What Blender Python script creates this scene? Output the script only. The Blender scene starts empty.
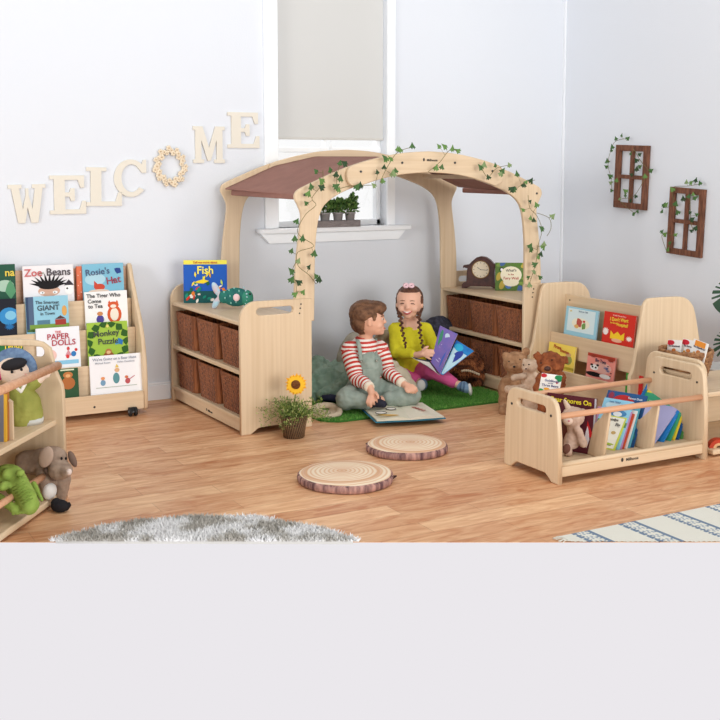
import bpy, bmesh, math, random
from mathutils import Vector, Matrix, Euler, noise
from math import sin, cos, pi, radians, sqrt, tan
random.seed(7)
SC = bpy.context.scene
COL = SC.collection
R = radians

# ------------------------------------------------------------------ camera
PITCH, EYE, FPX, YAW = R(5.5), 1.3, 1100.0, R(28.5)
cam = bpy.data.cameras.new('camera'); camo = bpy.data.objects.new('camera', cam); COL.objects.link(camo)
camo.location = (0, 0, EYE)
camo.rotation_euler = Euler((pi/2 - PITCH, 0, -YAW), 'XYZ')
cam.sensor_width = 36; cam.lens = 36*FPX/720; cam.shift_y = -(360-271)/720
cam.clip_start = 0.05; cam.clip_end = 100
SC.camera = camo
FW = Vector((sin(YAW), cos(YAW), 0)); RT = Vector((cos(YAW), -sin(YAW), 0)); UPV = Vector((0, 0, 1))

def ray(px, py):
    a = (px-360)/FPX; b = -(py-271)/FPX
    return RT*a + FW*(cos(PITCH)+sin(PITCH)*b) + UPV*(-sin(PITCH)+cos(PITCH)*b)
def at(px, py, x=None, y=None, z=None, d=None):
    """point of the room seen at a pixel, on the plane x=, y=, z= or at camera distance d"""
    r = ray(px, py)
    if x is not None: t = x/r.x
    elif y is not None: t = y/r.y
    elif z is not None: t = (z-EYE)/r.z
    else: t = d/(r.dot(FW))
    return Vector((0, 0, EYE)) + r*t

# ------------------------------------------------------------------ materials
def lin(c):
    c = c/255
    return c/12.92 if c <= .04045 else ((c+.055)/1.055)**2.4
def rgb(c): return (lin(c[0]), lin(c[1]), lin(c[2]), 1)
MC = {}
def M(c, rough=.6, bump=0, bscale=200, mottle=0, mscale=8, sheen=0, metal=0, c2=None, stretch=None, spec=.3):
    key = (tuple(c), rough, bump, bscale, mottle, mscale, sheen, metal, c2, stretch, spec)
    if key in MC: return MC[key]
    m = bpy.data.materials.new('surface_%d_%d_%d' % tuple(c)); m.use_nodes = True
    nt = m.node_tree; N = nt.nodes; L = nt.links
    b = N['Principled BSDF']; b.inputs['Base Color'].default_value = rgb(c)
    b.inputs['Roughness'].default_value = rough; b.inputs['Metallic'].default_value = metal
    b.inputs['Specular IOR Level'].default_value = spec
    if sheen: b.inputs['Sheen Weight'].default_value = sheen
    tc = N.new('ShaderNodeTexCoord'); mp = N.new('ShaderNodeMapping'); L.new(tc.outputs['Object'], mp.inputs[0])
    if stretch: mp.inputs['Scale'].default_value = stretch
    if mottle or c2:
        n = N.new('ShaderNodeTexNoise'); n.inputs['Scale'].default_value = mscale; n.inputs['Detail'].default_value = 5
        L.new(mp.outputs[0], n.inputs['Vector'])
        cr = N.new('ShaderNodeValToRGB')
        d = c2 if c2 else tuple(max(0, v*(1-mottle)) for v in c)
        cr.color_ramp.elements[0].position = .35; cr.color_ramp.elements[1].position = .65
        cr.color_ramp.elements[0].color = rgb(d); cr.color_ramp.elements[1].color = rgb(c)
        L.new(n.outputs['Fac'], cr.inputs[0]); L.new(cr.outputs[0], b.inputs['Base Color'])
    if bump:
        n2 = N.new('ShaderNodeTexNoise'); n2.inputs['Scale'].default_value = bscale; n2.inputs['Detail'].default_value = 3
        L.new(mp.outputs[0], n2.inputs['Vector'])
        bp = N.new('ShaderNodeBump'); bp.inputs['Strength'].default_value = bump; bp.inputs['Distance'].default_value = .004
        L.new(n2.outputs['Fac'], bp.inputs['Height']); L.new(bp.outputs[0], b.inputs['Normal'])
    MC[key] = m
    return m
def wood(axis, c=(221, 197, 165), c2=(211, 185, 151)):
    s = {'x': (1.5, 60, 60), 'y': (60, 1.5, 60), 'z': (60, 60, 1.5)}[axis]
    return M(c, .42, .05, 3, c2=c2, mscale=1.0, stretch=s, spec=.35)
WX, WY, WZ = wood('x'), wood('y'), wood('z')
EDGE = wood('z', (214, 178, 132), (196, 158, 112))

def floor_mat():
    m = bpy.data.materials.new('laminate_floor'); m.use_nodes = True
    nt = m.node_tree; N = nt.nodes; L = nt.links; b = N['Principled BSDF']
    tc = N.new('ShaderNodeTexCoord')
    br = N.new('ShaderNodeTexBrick'); br.offset = .37; br.inputs['Scale'].default_value = 1
    br.inputs['Brick Width'].default_value = .78; br.inputs['Row Height'].default_value = .115
    br.inputs['Mortar Size'].default_value = .0011; br.inputs['Mortar Smooth'].default_value = .3; br.inputs['Bias'].default_value = 0
    br.inputs['Color1'].default_value = rgb((240, 192, 146)); br.inputs['Color2'].default_value = rgb((196, 130, 86))
    br.inputs['Mortar'].default_value = rgb((140, 90, 60))
    L.new(tc.outputs['Object'], br.inputs['Vector'])
    mp = N.new('ShaderNodeMapping'); mp.inputs['Scale'].default_value = (4.5, 22, 1); L.new(tc.outputs['Object'], mp.inputs[0])
    n = N.new('ShaderNodeTexNoise'); n.inputs['Scale'].default_value = 1.3; n.inputs['Detail'].default_value = 7; n.inputs['Distortion'].default_value = 1.0; n.inputs['Roughness'].default_value = .62
    L.new(mp.outputs[0], n.inputs['Vector'])
    cr = N.new('ShaderNodeValToRGB'); cr.color_ramp.elements[0].position = .36; cr.color_ramp.elements[1].position = .64
    cr.color_ramp.elements[0].color = rgb((182, 108, 64)); cr.color_ramp.elements[1].color = rgb((250, 214, 170))
    L.new(n.outputs['Fac'], cr.inputs[0])
    mx = N.new('ShaderNodeMix'); mx.data_type = 'RGBA'; mx.inputs[0].default_value = .42
    L.new(br.outputs['Color'], mx.inputs[6]); L.new(cr.outputs[0], mx.inputs[7])
    L.new(mx.outputs[2], b.inputs['Base Color'])
    b.inputs['Roughness'].default_value = .38; b.inputs['Specular IOR Level'].default_value = .35
    return m

def pal(*cs): return [M(c) if isinstance(c, tuple) else c for c in cs]

# ------------------------------------------------------------------ mesh builder
class MB:
    def __init__(s): s.v = []; s.f = []; s.mi = []; s.sm = []
    def add(s, vs, fs, mi=0, smooth=False):
        o = len(s.v); s.v += [tuple(v) for v in vs]
        for f in fs: s.f.append(tuple(i+o for i in f)); s.mi.append(mi); s.sm.append(smooth)
        return s
    def frombm(s, bm, mi=0, smooth=False, mat=None):
        bm.verts.index_update()
        vs = [(mat @ v.co) if mat else v.co.copy() for v in bm.verts]
        fs = [[v.index for v in f.verts] for f in bm.faces]
        bm.free(); return s.add(vs, fs, mi, smooth)
    def box(s, x0, x1, y0, y1, z0, z1, bev=0, mi=0, mat=None):
        bm = bmesh.new()
        vs = [bm.verts.new(p) for p in [(x0,y0,z0),(x1,y0,z0),(x1,y1,z0),(x0,y1,z0),(x0,y0,z1),(x1,y0,z1),(x1,y1,z1),(x0,y1,z1)]]
        for f in [(0,3,2,1),(4,5,6,7),(0,1,5,4),(1,2,6,5),(2,3,7,6),(3,0,4,7)]: bm.faces.new([vs[i] for i in f])
        if bev: bmesh.ops.bevel(bm, geom=list(bm.edges), offset=bev, segments=2, affect='EDGES', profile=.5)
        return s.frombm(bm, mi, False, mat)
    def sphere(s, c, r, mi=0, seg=16, rot=None):
        rx, ry, rz = (r, r, r) if isinstance(r, (int, float)) else r
        ring = max(6, seg//2); vs = []; fs = []
        for i in range(ring+1):
            a = pi*i/ring
            for j in range(seg):
                b = 2*pi*j/seg
                p = Vector((rx*sin(a)*cos(b), ry*sin(a)*sin(b), rz*cos(a)))
                if rot: p = rot @ p
                vs.append(p+Vector(c))
        for i in range(ring):
            for j in range(seg):
                k = (j+1) % seg
                fs.append((i*seg+j, (i+1)*seg+j, (i+1)*seg+k, i*seg+k))
        return s.add(vs, fs, mi, True)
    def tube(s, pts, rad, mi=0, seg=10, sq=1.0, cap=True, mis=None, flat=None, side=None):
        pts = [Vector(p) for p in pts]; n = len(pts)
        if isinstance(rad, (int, float)): rad = [rad]*n
        vs = []; fs_ = []; prev = None
        for i in range(n):
            t = (pts[min(i+1, n-1)]-pts[max(i-1, 0)]).normalized()
            if side is not None: a = (Vector(side) - t*Vector(side).dot(t)).normalized()
            elif prev is None:
                a = t.cross(Vector((0, 0, 1)));
                if a.length < .1: a = t.cross(Vector((1, 0, 0)))
                a.normalize()
            else: a = (prev - t*prev.dot(t)).normalized()
            prev = a; b = t.cross(a)
            for j in range(seg):
                th = 2*pi*j/seg
                vs.append(pts[i] + a*(rad[i]*cos(th)) + b*(rad[i]*sq*sin(th)))
        for i in range(n-1):
            q = []
            for j in range(seg):
                k = (j+1) % seg; q.append((i*seg+j, i*seg+k, (i+1)*seg+k, (i+1)*seg+j))
            if i == 0: base = len(s.v); s.v += [tuple(v) for v in vs]
            for f in q: s.f.append(tuple(x+base for x in f)); s.mi.append(mis[i % len(mis)] if mis else mi); s.sm.append(True)
        if cap:
            m0 = mis[0] if mis else mi
            s.f.append(tuple(base+j for j in reversed(range(seg)))); s.mi.append(m0); s.sm.append(False)
            s.f.append(tuple(base+(n-1)*seg+j for j in range(seg))); s.mi.append(m0); s.sm.append(False)
        return s
    def lathe(s, prof, c=(0, 0, 0), mi=0, seg=24, ex=1, ey=1):
        vs = []; fs = []
        for r_, z in prof:
            for j in range(seg):
                b = 2*pi*j/seg; vs.append((c[0]+ex*r_*cos(b), c[1]+ey*r_*sin(b), c[2]+z))
        for i in range(len(prof)-1):
            for j in range(seg):
                k = (j+1) % seg; fs.append((i*seg+j, i*seg+k, (i+1)*seg+k, (i+1)*seg+j))
        return s.add(vs, fs, mi, True)
    def poly(s, pts, mi=0): return s.add(pts, [tuple(range(len(pts)))], mi)
    def prism(s, pts2, y0, y1, mi=0):
        """outline in x,z extruded from y0 to y1"""
        n = len(pts2)
        vs = [(p[0], y0, p[1]) for p in pts2] + [(p[0], y1, p[1]) for p in pts2]
        fs = [tuple(range(n)), tuple(reversed(range(n, 2*n)))]
        fs += [(i, n+i, n+(i+1) % n, (i+1) % n) for i in range(n)]
        return s.add(vs, fs, mi)
    def build(s, name, mats, parent=None, loc=None, rot=None):
        me = bpy.data.meshes.new(name)
        me.from_pydata(s.v, [], s.f)
        if not isinstance(mats, (list, tuple)): mats = [mats]
        for m in mats: me.materials.append(m)
        for p, i, sm in zip(me.polygons, s.mi, s.sm): p.material_index = i; p.use_smooth = sm
        me.validate(); me.update()
        bm = bmesh.new(); bm.from_mesh(me); bmesh.ops.recalc_face_normals(bm, faces=bm.faces); bm.to_mesh(me); bm.free()
        o = bpy.data.objects.new(name, me); COL.objects.link(o)
        if parent: o.parent = parent
        if loc is not None: o.location = loc
        if rot is not None: o.rotation_euler = rot
        return o

def tag(o, label=None, cat=None, group=None, kind=None):
    if label: o['label'] = label
    if cat: o['category'] = cat
    if group: o['group'] = group
    if kind: o['kind'] = kind
    return o
def empty(name, loc=(0, 0, 0), rz=0, label=None, cat=None, group=None, rot=None):
    o = bpy.data.objects.new(name, None); COL.objects.link(o); o.location = loc
    o.rotation_euler = rot if rot else (0, 0, rz); o.empty_display_size = .05
    return tag(o, label, cat, group)
def struct(o): o['kind'] = 'structure'; return o
def copy_tree(o, parent=None):
    c = o.copy(); COL.objects.link(c); c.parent = parent
    for ch in [q for q in KIDS.get(o.name, [])]: copy_tree(ch, c)
    return c
KIDS = {}
def remember(root):
    for o in bpy.data.objects:
        if o.parent: KIDS.setdefault(o.parent.name, [])
    KIDS.clear()
    for o in bpy.data.objects:
        if o.parent: KIDS.setdefault(o.parent.name, []).append(o)

def eval_mesh(o):
    dg = bpy.context.evaluated_depsgraph_get(); dg.update()
    return bpy.data.meshes.new_from_object(o.evaluated_get(dg))
def panel(name, loops, thick, mat, parent=None, bev=.003, mtx=None, res=3):
    """flat board from outline loops (2-D, later loops are holes), rounded edges; outline x,y -> x,z, facing -y"""
    cu = bpy.data.curves.new('t', 'CURVE'); cu.dimensions = '2D'; cu.fill_mode = 'BOTH'
    cu.extrude = thick/2-bev; cu.bevel_depth = bev; cu.bevel_resolution = 1; cu.offset = -bev
    for lp in loops:
        sp = cu.splines.new('POLY'); sp.points.add(len(lp)-1); sp.use_cyclic_u = True
        for p, q in zip(sp.points, lp): p.co = (q[0], q[1], 0, 1)
    t = bpy.data.objects.new('t', cu); COL.objects.link(t)
    me = eval_mesh(t); bpy.data.objects.remove(t); bpy.data.curves.remove(cu)
    T = Matrix(((1, 0, 0, 0), (0, 0, -1, 0), (0, 1, 0, 0), (0, 0, 0, 1)))
    if mtx: T = mtx @ T
    me.transform(T); me.name = name; me.materials.clear(); me.materials.append(mat)
    o = bpy.data.objects.new(name, me); COL.objects.link(o)
    if parent: o.parent = parent
    return o
def text_mesh(txt, size, extr=.0004, align='CENTER', shear=0, space=1):
    cu = bpy.data.curves.new('t', 'FONT'); cu.body = txt; cu.size = size; cu.extrude = extr; cu.align_x = align
    cu.align_y = 'CENTER'; cu.resolution_u = 3; cu.shear = shear; cu.space_line = .85; cu.space_character = space; cu.offset = size*.018
    t = bpy.data.objects.new('t', cu); COL.objects.link(t)
    me = eval_mesh(t); bpy.data.objects.remove(t); bpy.data.curves.remove(cu)
    me.transform(Matrix(((1, 0, 0, 0), (0, 0, -1, 0), (0, 1, 0, 0), (0, 0, 0, 1))))
    return me
def addmesh(mb, me, off, mi=0, rotz=0):
    c, s_ = cos(rotz), sin(rotz)
    vs = [(v.co.x*c-v.co.z*s_+off[0], v.co.y+off[1], v.co.x*s_+v.co.z*c+off[2]) for v in me.vertices]
    mb.add(vs, [tuple(p.vertices) for p in me.polygons], mi); bpy.data.meshes.remove(me)
def rotm(x, y, z=0): return Euler((x, y, z)).to_matrix()
def blob(name, shapes, mat, parent, voxel=.006, smooth=3, wob=0, wscale=30, root=None):
    """one continuous skin from overlapping ellipsoids ('e',c,r[,rot]) and tapered limbs ('c',a,b,ra,rb)"""
    mb = MB()
    for sh in shapes:
        if sh[0] == 'e': mb.sphere(sh[1], sh[2], seg=20, rot=sh[3] if len(sh) > 3 else None)
        else:
            a, b = Vector(sh[1]), Vector(sh[2]); ra, rb = sh[3], sh[4]
            n = max(2, int((b-a).length/(min(ra, rb)*.35))+1)
            for i in range(n+1):
                t = i/n; mb.sphere(a.lerp(b, t), ra+(rb-ra)*t, seg=12)
    o = mb.build('t', mat)
    md = o.modifiers.new('r', 'REMESH'); md.mode = 'VOXEL'; md.voxel_size = voxel; md.use_smooth_shade = True
    if smooth:
        m2 = o.modifiers.new('s', 'SMOOTH'); m2.iterations = smooth; m2.factor = .5
    me = eval_mesh(o); bpy.data.objects.remove(o)
    if wob:
        me.update(); nn = [v.normal.copy() for v in me.vertices]
        for v, n_ in zip(me.vertices, nn): v.co += n_*(noise.noise(v.co*wscale)*wob + noise.noise(v.co*wscale*2.7)*wob*.5)
    if root is not None: me.transform(root)
    for p in me.polygons: p.use_smooth = True
    me.name = name; me.materials.clear(); me.materials.append(mat)
    q = bpy.data.objects.new(name, me); COL.objects.link(q); q.parent = parent
    return q
def arc(cx, cz, rx, rz, a0, a1, n=6): return [(cx+rx*cos(R(a0+(a1-a0)*i/n)), cz+rz*sin(R(a0+(a1-a0)*i/n))) for i in range(n+1)]
def slot(x0, x1, z0, z1, n=5):
    r = (z1-z0)/2; zc = (z0+z1)/2
    return arc(x0+r, zc, r, r, 90, 270, n)+arc(x1-r, zc, r, r, -90, 90, n)
def smoothpts(pts, n=4):
    out = []; P = [Vector(p) for p in pts]
    for i in range(len(P)-1):
        p0 = P[max(i-1, 0)]; p1 = P[i]; p2 = P[i+1]; p3 = P[min(i+2, len(P)-1)]
        for k in range(n):
            t = k/n
            out.append(.5*((2*p1)+(p2-p0)*t+(2*p0-5*p1+4*p2-p3)*t*t+(3*p1-p0-3*p2+p3)*t**3))
    out.append(P[-1]); return out

# ------------------------------------------------------------------ the room
CUT = 3.704                      # the set ends along a line square to the viewing axis
BW, RW = 5.84, 4.71              # back wall y, right wall x
WALL = M((224, 228, 234), .8, .15, 120, spec=.15)
TRIM = M((238, 241, 245), .45)
def edge_pt(x): return (x, (CUT - x*FW.x)/FW.y)
outline = [(-.4, BW+.15), (-.4, 3.3), (.3, 3.1), edge_pt(.64), edge_pt(RW+.12), (RW+.12, BW+.15)]
fl = MB(); n = len(outline)
fl.add([(x, y, 0) for x, y in outline]+[(x, y, -.002) for x, y in outline], [tuple(range(n)), tuple(reversed(range(n, 2*n)))]+[(i, n+i, n+(i+1) % n, (i+1) % n) for i in range(n)])
struct(fl.build('floor', floor_mat()))
WX0, WX1, WZ0 = 2.628, 3.352, .935
w = MB(); WT = 2.75
w.box(-.4, WX0, BW, BW+.14, 0, WT); w.box(WX1, RW, BW, BW+.14, 0, WT); w.box(WX0, WX1, BW, BW+.14, 0, WZ0); w.box(WX0, WX1, BW, BW+.14, 2.45, WT)
struct(w.build('wall_back', WALL))
w = MB(); w.box(RW, RW+.12, edge_pt(RW+.12)[1], BW+.14, 0, WT)
struct(w.build('wall_right', WALL))
b = MB(); b.box(-.4, RW, BW-.016, BW, 0, .085, .003); b.box(-.4, RW, BW-.011, BW, .085, .098, .003)
struct(b.build('baseboard_back', TRIM))
b = MB(); b.box(RW-.016, RW, edge_pt(RW)[1]+.01, BW-.016, 0, .085, .003); b.box(RW-.011, RW, edge_pt(RW)[1]+.01, BW-.016, .085, .098, .003)
struct(b.build('baseboard_right', TRIM))
b = MB(); b.box(RW-.012, RW, BW-.02, BW, .098, WT, .002)
struct(b.build('trim_1', TRIM))
# window
win = struct(empty('window_1', (0, 0, 0)))
WF = M((244, 247, 250), .35)
b = MB()
for x0, x1 in ((WX0-.085, WX0), (WX1, WX1+.055)): b.box(x0, x1, BW-.018, BW+.001, WZ0, 2.5, .004)
b.box(WX0-.085, WX1+.055, BW-.018, BW+.001, 2.45, 2.54, .004)
b.build('casing', WF, win)
b = MB()
for x0, x1 in ((WX0, WX0+.028), (WX1-.028, WX1)): b.box(x0, x1, BW+.07, BW+.12, WZ0, 2.45, .003)
b.box(WX0, WX1, BW+.07, BW+.12, WZ0, WZ0+.035, .003); b.box(WX0, WX1, BW+.07, BW+.12, 2.41, 2.45, .003)
b.box(WX0, WX1, BW+.06, BW+.12, 1.375, 1.405, .003); b.box(2.965, 2.983, BW+.08, BW+.11, 1.405, 2.41, .002)
b.build('sash', WF, win)
gm = bpy.data.materials.new('window_glass'); gm.use_nodes = True; gN = gm.node_tree.nodes; gN.clear()
go = gN.new('ShaderNodeOutputMaterial'); gx = gN.new('ShaderNodeMixShader'); gt = gN.new('ShaderNodeBsdfTransparent'); gg = gN.new('ShaderNodeBsdfGlossy')
gg.inputs['Roughness'].default_value = .03; gx.inputs[0].default_value = .05
gm.node_tree.links.new(gt.outputs[0], gx.inputs[1]); gm.node_tree.links.new(gg.outputs[0], gx.inputs[2]); gm.node_tree.links.new(gx.outputs[0], go.inputs[0])
b = MB(); b.box(WX0+.01, WX1-.01, BW+.094, BW+.098, WZ0+.02, 2.43); b.build('pane', gm, win)
b = MB(); b.box(2.49, 3.49, BW-.075, BW+.07, WZ0-.028, WZ0, .006)
b.build('window_sill', WF, win)
b = MB(); b.prism([(2.56, WZ0-.085), (3.42, WZ0-.085), (3.475, WZ0-.028), (2.505, WZ0-.028)], BW-.035, BW+.001); b.build('apron', WF, win)
# blind
bl = empty('roller_blind', (2.997, BW+.035, 1.449), label='pale grey fabric roller blind half drawn down inside the window', cat='blind')
b = MB(); b.box(-.352, .352, -.001, .001, .012, 1.0); b.build('fabric', M((207, 207, 204), .85, .2, 700), bl)
b = MB(); b.box(-.352, .352, -.006, .004, -.0, .016, .003); b.build('bottom_bar', M((203, 201, 196), .7), bl)
b = MB(); b.tube([(-.35, 0, .975), (.35, 0, .975)], .022); b.build('roller', WF, bl)
b = MB(); b.tube([(0, .008, 0), (0, .008, -.06)], .0035); b.tube([(0, .008, -.058), (0, .008, -.075)], .006); b.build('pull_cord', WF, bl)

# ------------------------------------------------------------------ wall letters
CREAM = M((228, 222, 208), .7, .1, 300)
LT = {
 'E': [(0,0),(1,0),(1,.34),(.9,.34),(.82,.12),(.42,.12),(.42,.45),(.54,.45),(.58,.34),(.69,.34),(.69,.67),(.58,.67),(.54,.56),(.42,.56),(.42,.88),(.78,.88),(.85,.68),(.96,.68),(.96,1),(0,1),(0,.9),(.12,.9),(.12,.1),(0,.1)],
 'L': [(0,0),(1,0),(1,.36),(.9,.36),(.82,.12),(.42,.12),(.42,.9),(.56,.9),(.56,1),(0,1),(0,.9),(.12,.9),(.12,.1),(0,.1)],
 'W': [(0,1),(.36,1),(.36,.9),(.29,.9),(.37,.36),(.46,.72),(.46,.9),(.54,.9),(.54,.72),(.63,.36),(.71,.9),(.64,.9),(.64,1),(1,1),(1,.9),(.92,.9),(.77,0),(.58,0),(.5,.4),(.42,0),(.23,0),(.08,.9),(0,.9)],
 'M': [(0,0),(.34,0),(.34,.1),(.26,.1),(.26,.62),(.45,.06),(.55,.06),(.74,.62),(.74,.1),(.66,.1),(.66,0),(1,0),(1,.1),(.93,.1),(.93,.9),(1,.9),(1,1),(.7,1),(.5,.42),(.3,1),(0,1),(0,.9),(.07,.9),(.07,.1),(0,.1)],
 'C': arc(.5,.5,.5,.5,48,322,26)+arc(.52,.5,.3,.37,318,42,20)+[(.84,.64),(.97,.64),(.97,.99),(.88,.99)]}
def letter(ch, x0, y0, x1, y1, label, tilt=0):
    a = at(x0, y1, y=BW-.02); c = at(x1, y0, y=BW-.02)
    c2_ = at(x0, y0, y=BW-.02)
    wd, ht = c.x-a.x, c2_.z-a.z
    lp = [((p[0]-.5)*wd, p[1]*ht) for p in LT[ch]]
    o = panel('letter_'+ch.lower(), [lp], .009, CREAM, None, .001)
    o.location = ((a.x+c.x)/2, BW-.006, (a.z+at(x1, y1, y=BW).z)/2); o.rotation_euler = (0, tilt, 0)
    tag(o, label, 'wall letter', 'cream wooden letters on the back wall')
letter('W', 10, 184, 46.5, 223, 'cream wooden letter W on the back wall, first and lowest of the rising word', R(-1))
letter('E', 50.7, 175, 86, 214, 'cream wooden letter E between the W and the L on the back wall', R(0))
letter('L', 87, 167, 121.7, 206, 'cream wooden letter L between the low E and the C on the back wall', R(1))
letter('C', 115, 159, 147.7, 197, 'cream wooden letter C just left of the round flower wreath on the wall')
letter('M', 194, 126, 225.3, 163, 'cream wooden letter M just right of the flower wreath on the wall')
letter('E', 228.5, 112, 260, 148, 'cream wooden letter E highest on the wall, last letter beside the window')
wc = at(170.5, 166.5, y=BW-.02)
wr = empty('flower_wreath', (wc.x, BW-.012, wc.z), label='cream cut-wood flower wreath standing in for the letter O on the wall', cat='wreath')
b = MB(); b.tube([(.073*cos(2*pi*i/32), 0, .083*sin(2*pi*i/32)) for i in range(33)], .007, seg=8, cap=False); b.build('ring', M((226, 210, 184), .7), wr)
fmb = MB()
for k in range(5):
    a = 2*pi*k/5; fmb.sphere((.009*cos(a), 0, .009*sin(a)), (.0075, .003, .0075), seg=8)
fmb.sphere((0, -.003, 0), (.004, .003, .004), 1, seg=8)
f0 = fmb.build('flower', [M((232, 216, 190), .7), M((205, 180, 146), .7)], wr)
for k in range(34):
    o = f0 if k == 0 else f0.copy()
    if k: COL.objects.link(o); o.parent = wr
    a = 2*pi*k/34*1.0; rr = 1 + (.17 if k % 3 == 0 else (-.12 if k % 3 == 1 else .02))
    o.location = (.075*rr*cos(a), -.006-.002*(k % 2), .086*rr*sin(a)); o.rotation_euler = (0, k*.7, 0); s_ = .8+.4*random.random(); o.scale = (s_, 1, s_)

# ------------------------------------------------------------------ wicker
def wicker_mat(c, c2): return M(c, .5, 0, c2=c2, mscale=9, stretch=(12, 12, 1.2), spec=.4)
WICK = wicker_mat((160, 96, 56), (96, 54, 32)); WICKD = M((60, 30, 18), .8)
def make_basket(wd=.272, dp=.30, ht=.178):
    """open wicker basket; front faces -x, width along y"""
    root = empty('wicker_basket')
    mb = MB(); nz = 42
    def ring(z, inner, k):
        f = 1 - .075*(1-z/ht); pts = []
        hw, hd, rc = wd/2*f-inner, dp/2*f-inner, .022
        segs = []
        cor = [(hd-rc, hw-rc, 0), (-(hd-rc), hw-rc, 90), (-(hd-rc), -(hw-rc), 180), (hd-rc, -(hw-rc), 270)]
        for i, (cx, cy, a0) in enumerate(cor):
            for q in range(5): a = R(a0+q*22.5); segs.append((cx+rc*cos(a), cy+rc*sin(a), cos(a), sin(a)))
            nx = cor[(i+1) % 4]; a1 = R(a0+90); ex, ey = cx+rc*cos(a1), cy+rc*sin(a1); fx, fy = nx[0]+rc*cos(R(nx[2])), nx[1]+rc*sin(R(nx[2]))
            m = 40
            for q in range(1, m): segs.append((ex+(fx-ex)*q/m, ey+(fy-ey)*q/m, cos(a1), sin(a1)))
        for j, (x, y, nx_, ny_) in enumerate(segs):
            cor_ = (j % 44) < 6 or (j % 44) > 42
            dsp = 0 if inner or cor_ else .0030*(1 if ((j//2) % 2) == ((k//3) % 2) else -1) - (.0022 if k % 3 == 2 else 0)
            pts.append((x+nx_*dsp, y+ny_*dsp, z))
        return pts
    vs = []; nr = 0
    rings = [ring(ht*k/nz, 0, k) for k in range(nz+1)]+[ring(ht, .008, 0), ring(.012, .008, 0)]
    m = len(rings[0]); fs = []
    for r_ in rings: vs += r_
    for i in range(len(rings)-1):
        for j in range(m): k = (j+1) % m; fs.append((i*m+j, i*m+k, (i+1)*m+k, (i+1)*m+j))
    fs.append(tuple(reversed(range(m)))); fs.append(tuple((len(rings)-1)*m+j for j in range(m)))
    mb.add(vs, fs, 0, False); mb.build('body', WICK, root)
    rm = MB(); rp = ring(ht, .003, 0)
    for st in range(2):
        pts = []
        for j, p in enumerate(rp+[rp[0]]):
            ph = j*.55+st*pi; pts.append((p[0], p[1], p[2]+.0035*sin(ph)+.002))
        rm.tube(pts, .0055, seg=6, cap=False)
    rm.build('rim', WICK, root)
    return root
BASK = make_basket(); remember(BASK)
bask_used = [False]
def place_basket(x, y, z, rz, label, group):
    if not bask_used[0]: o = BASK; bask_used[0] = True
    else: o = copy_tree(BASK)
    o.location = (x, y, z); o.rotation_euler = (0, 0, rz); tag(o, label, 'basket', group)

# ------------------------------------------------------------------ den cabinets
SCREW = M((60, 60, 62), .4, metal=.6)
LOGO = M((55, 50, 48), .5)
Y0, Y1 = 4.845, 5.74
def cabinet(name, x0, label, mirror, Y1=5.70):
    """open shelf unit; basket side faces -x at x0; runs from y=Y0 to Y1"""
    D = .385; t = empty(name, (x0, Y0, 0), 0 if mirror else R(1.6), label=label, cat='shelf unit', group=None)
    def endloop():
        L_ = [(0, 0), (.05, 0)] + [(.07, .012), (.09, .026), (.11, .03)] + [(D-.11, .03), (D-.09, .026), (D-.07, .012), (D-.05, 0), (D, 0)]
        if not mirror: L_ += [(D, .645)] + arc(.085, .56, .085, .088, 90, 180, 8) + [(0, .5)]
        else: L_ += [(D, .5)] + arc(D-.085, .56, .085, .088, 0, 90, 8) + [(.0, .645)]
        return L_
    hs = slot(.085, .285, .578, .615) if not mirror else slot(.12, .30, .578, .615)
    for i, yy in enumerate((.011, Y1-Y0-.011)):
        p = panel('end_panel', [endloop(), hs], .022, WZ, t); p.location = (0, yy, 0)
    L_ = Y1-Y0
    for nm, z0, z1, x1 in (('top_shelf', .532, .552, D-.006), ('shelf', .292, .314, D-.02), ('shelf', .062, .084, D-.02)):
        b = MB(); b.box(.004, x1, .023, L_-.023, z0, z1, .004); b.build(nm, WY, t)
    b = MB(); b.box(D-.016, D-.006, .023, L_-.023, .03, .531); b.build('back_panel', WZ, t)
    b = MB(); b.box(.012, .03, .023, L_-.023, .012, .061, .002); b.build('plinth', WY, t)
    b = MB()
    xs = .325 if not mirror else .06
    for k, z in enumerate((.62, .60, .575)): b.tube([(xs-.004*k, .001, z), (xs-.004*k, -.0022, z)], .004, seg=8)
    b.build('screws', SCREW, t)
    if not mirror:
        b = MB(); addmesh(b, text_mesh('Millhouse', .016, .0003), (0, 0, 0)); b.sphere((-.048, 0, .002), (.006, .0006, .008), seg=8)
        o = b.build('logo', LOGO, t); o.location = (.0115, .42, .036); o.rotation_euler = (0, 0, -pi/2)
    return t
cabinet('shelf_unit', 1.98, 'maple shelf unit left of the reading nook, baskets facing left, fish book on top', False, 5.80)
cabinet('shelf_unit', 3.66, 'maple shelf unit right of the reading nook, baskets facing inwards, clock on top', True, 5.70)
names = {0: 'far', 1: 'middle', 2: 'near'}
for ux, gl, gname in ((1.98, 'left', 'wicker baskets in the left shelf unit'), (3.66, 'right', 'wicker baskets in the right shelf unit')):
    Y1c = 5.80 if gl == 'left' else 5.70; pit = (Y1c-Y0-.046)/3
    for zi, z in enumerate((.3145, .0845)):
        for k in range(3):
            row = 'upper' if zi == 0 else 'lower'
            pos = ('farthest' , 'middle', 'nearest')[k]
            y = Y1c-.023-pit*(k+.5)+random.uniform(-.006, .006)
            bxx, byy, brz = ux+.165+random.uniform(-.004, .008), y, 0
            if gl == 'left': dx_, dy_ = bxx-ux, byy-Y0; brz = R(1.6); bxx, byy = ux+dx_*cos(brz)-dy_*sin(brz), Y0+dx_*sin(brz)+dy_*cos(brz)
            place_basket(bxx, byy, z, brz, 'brown wicker basket, %s on the %s shelf of the %s shelf unit' % (pos, row, gl), gname)

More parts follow.
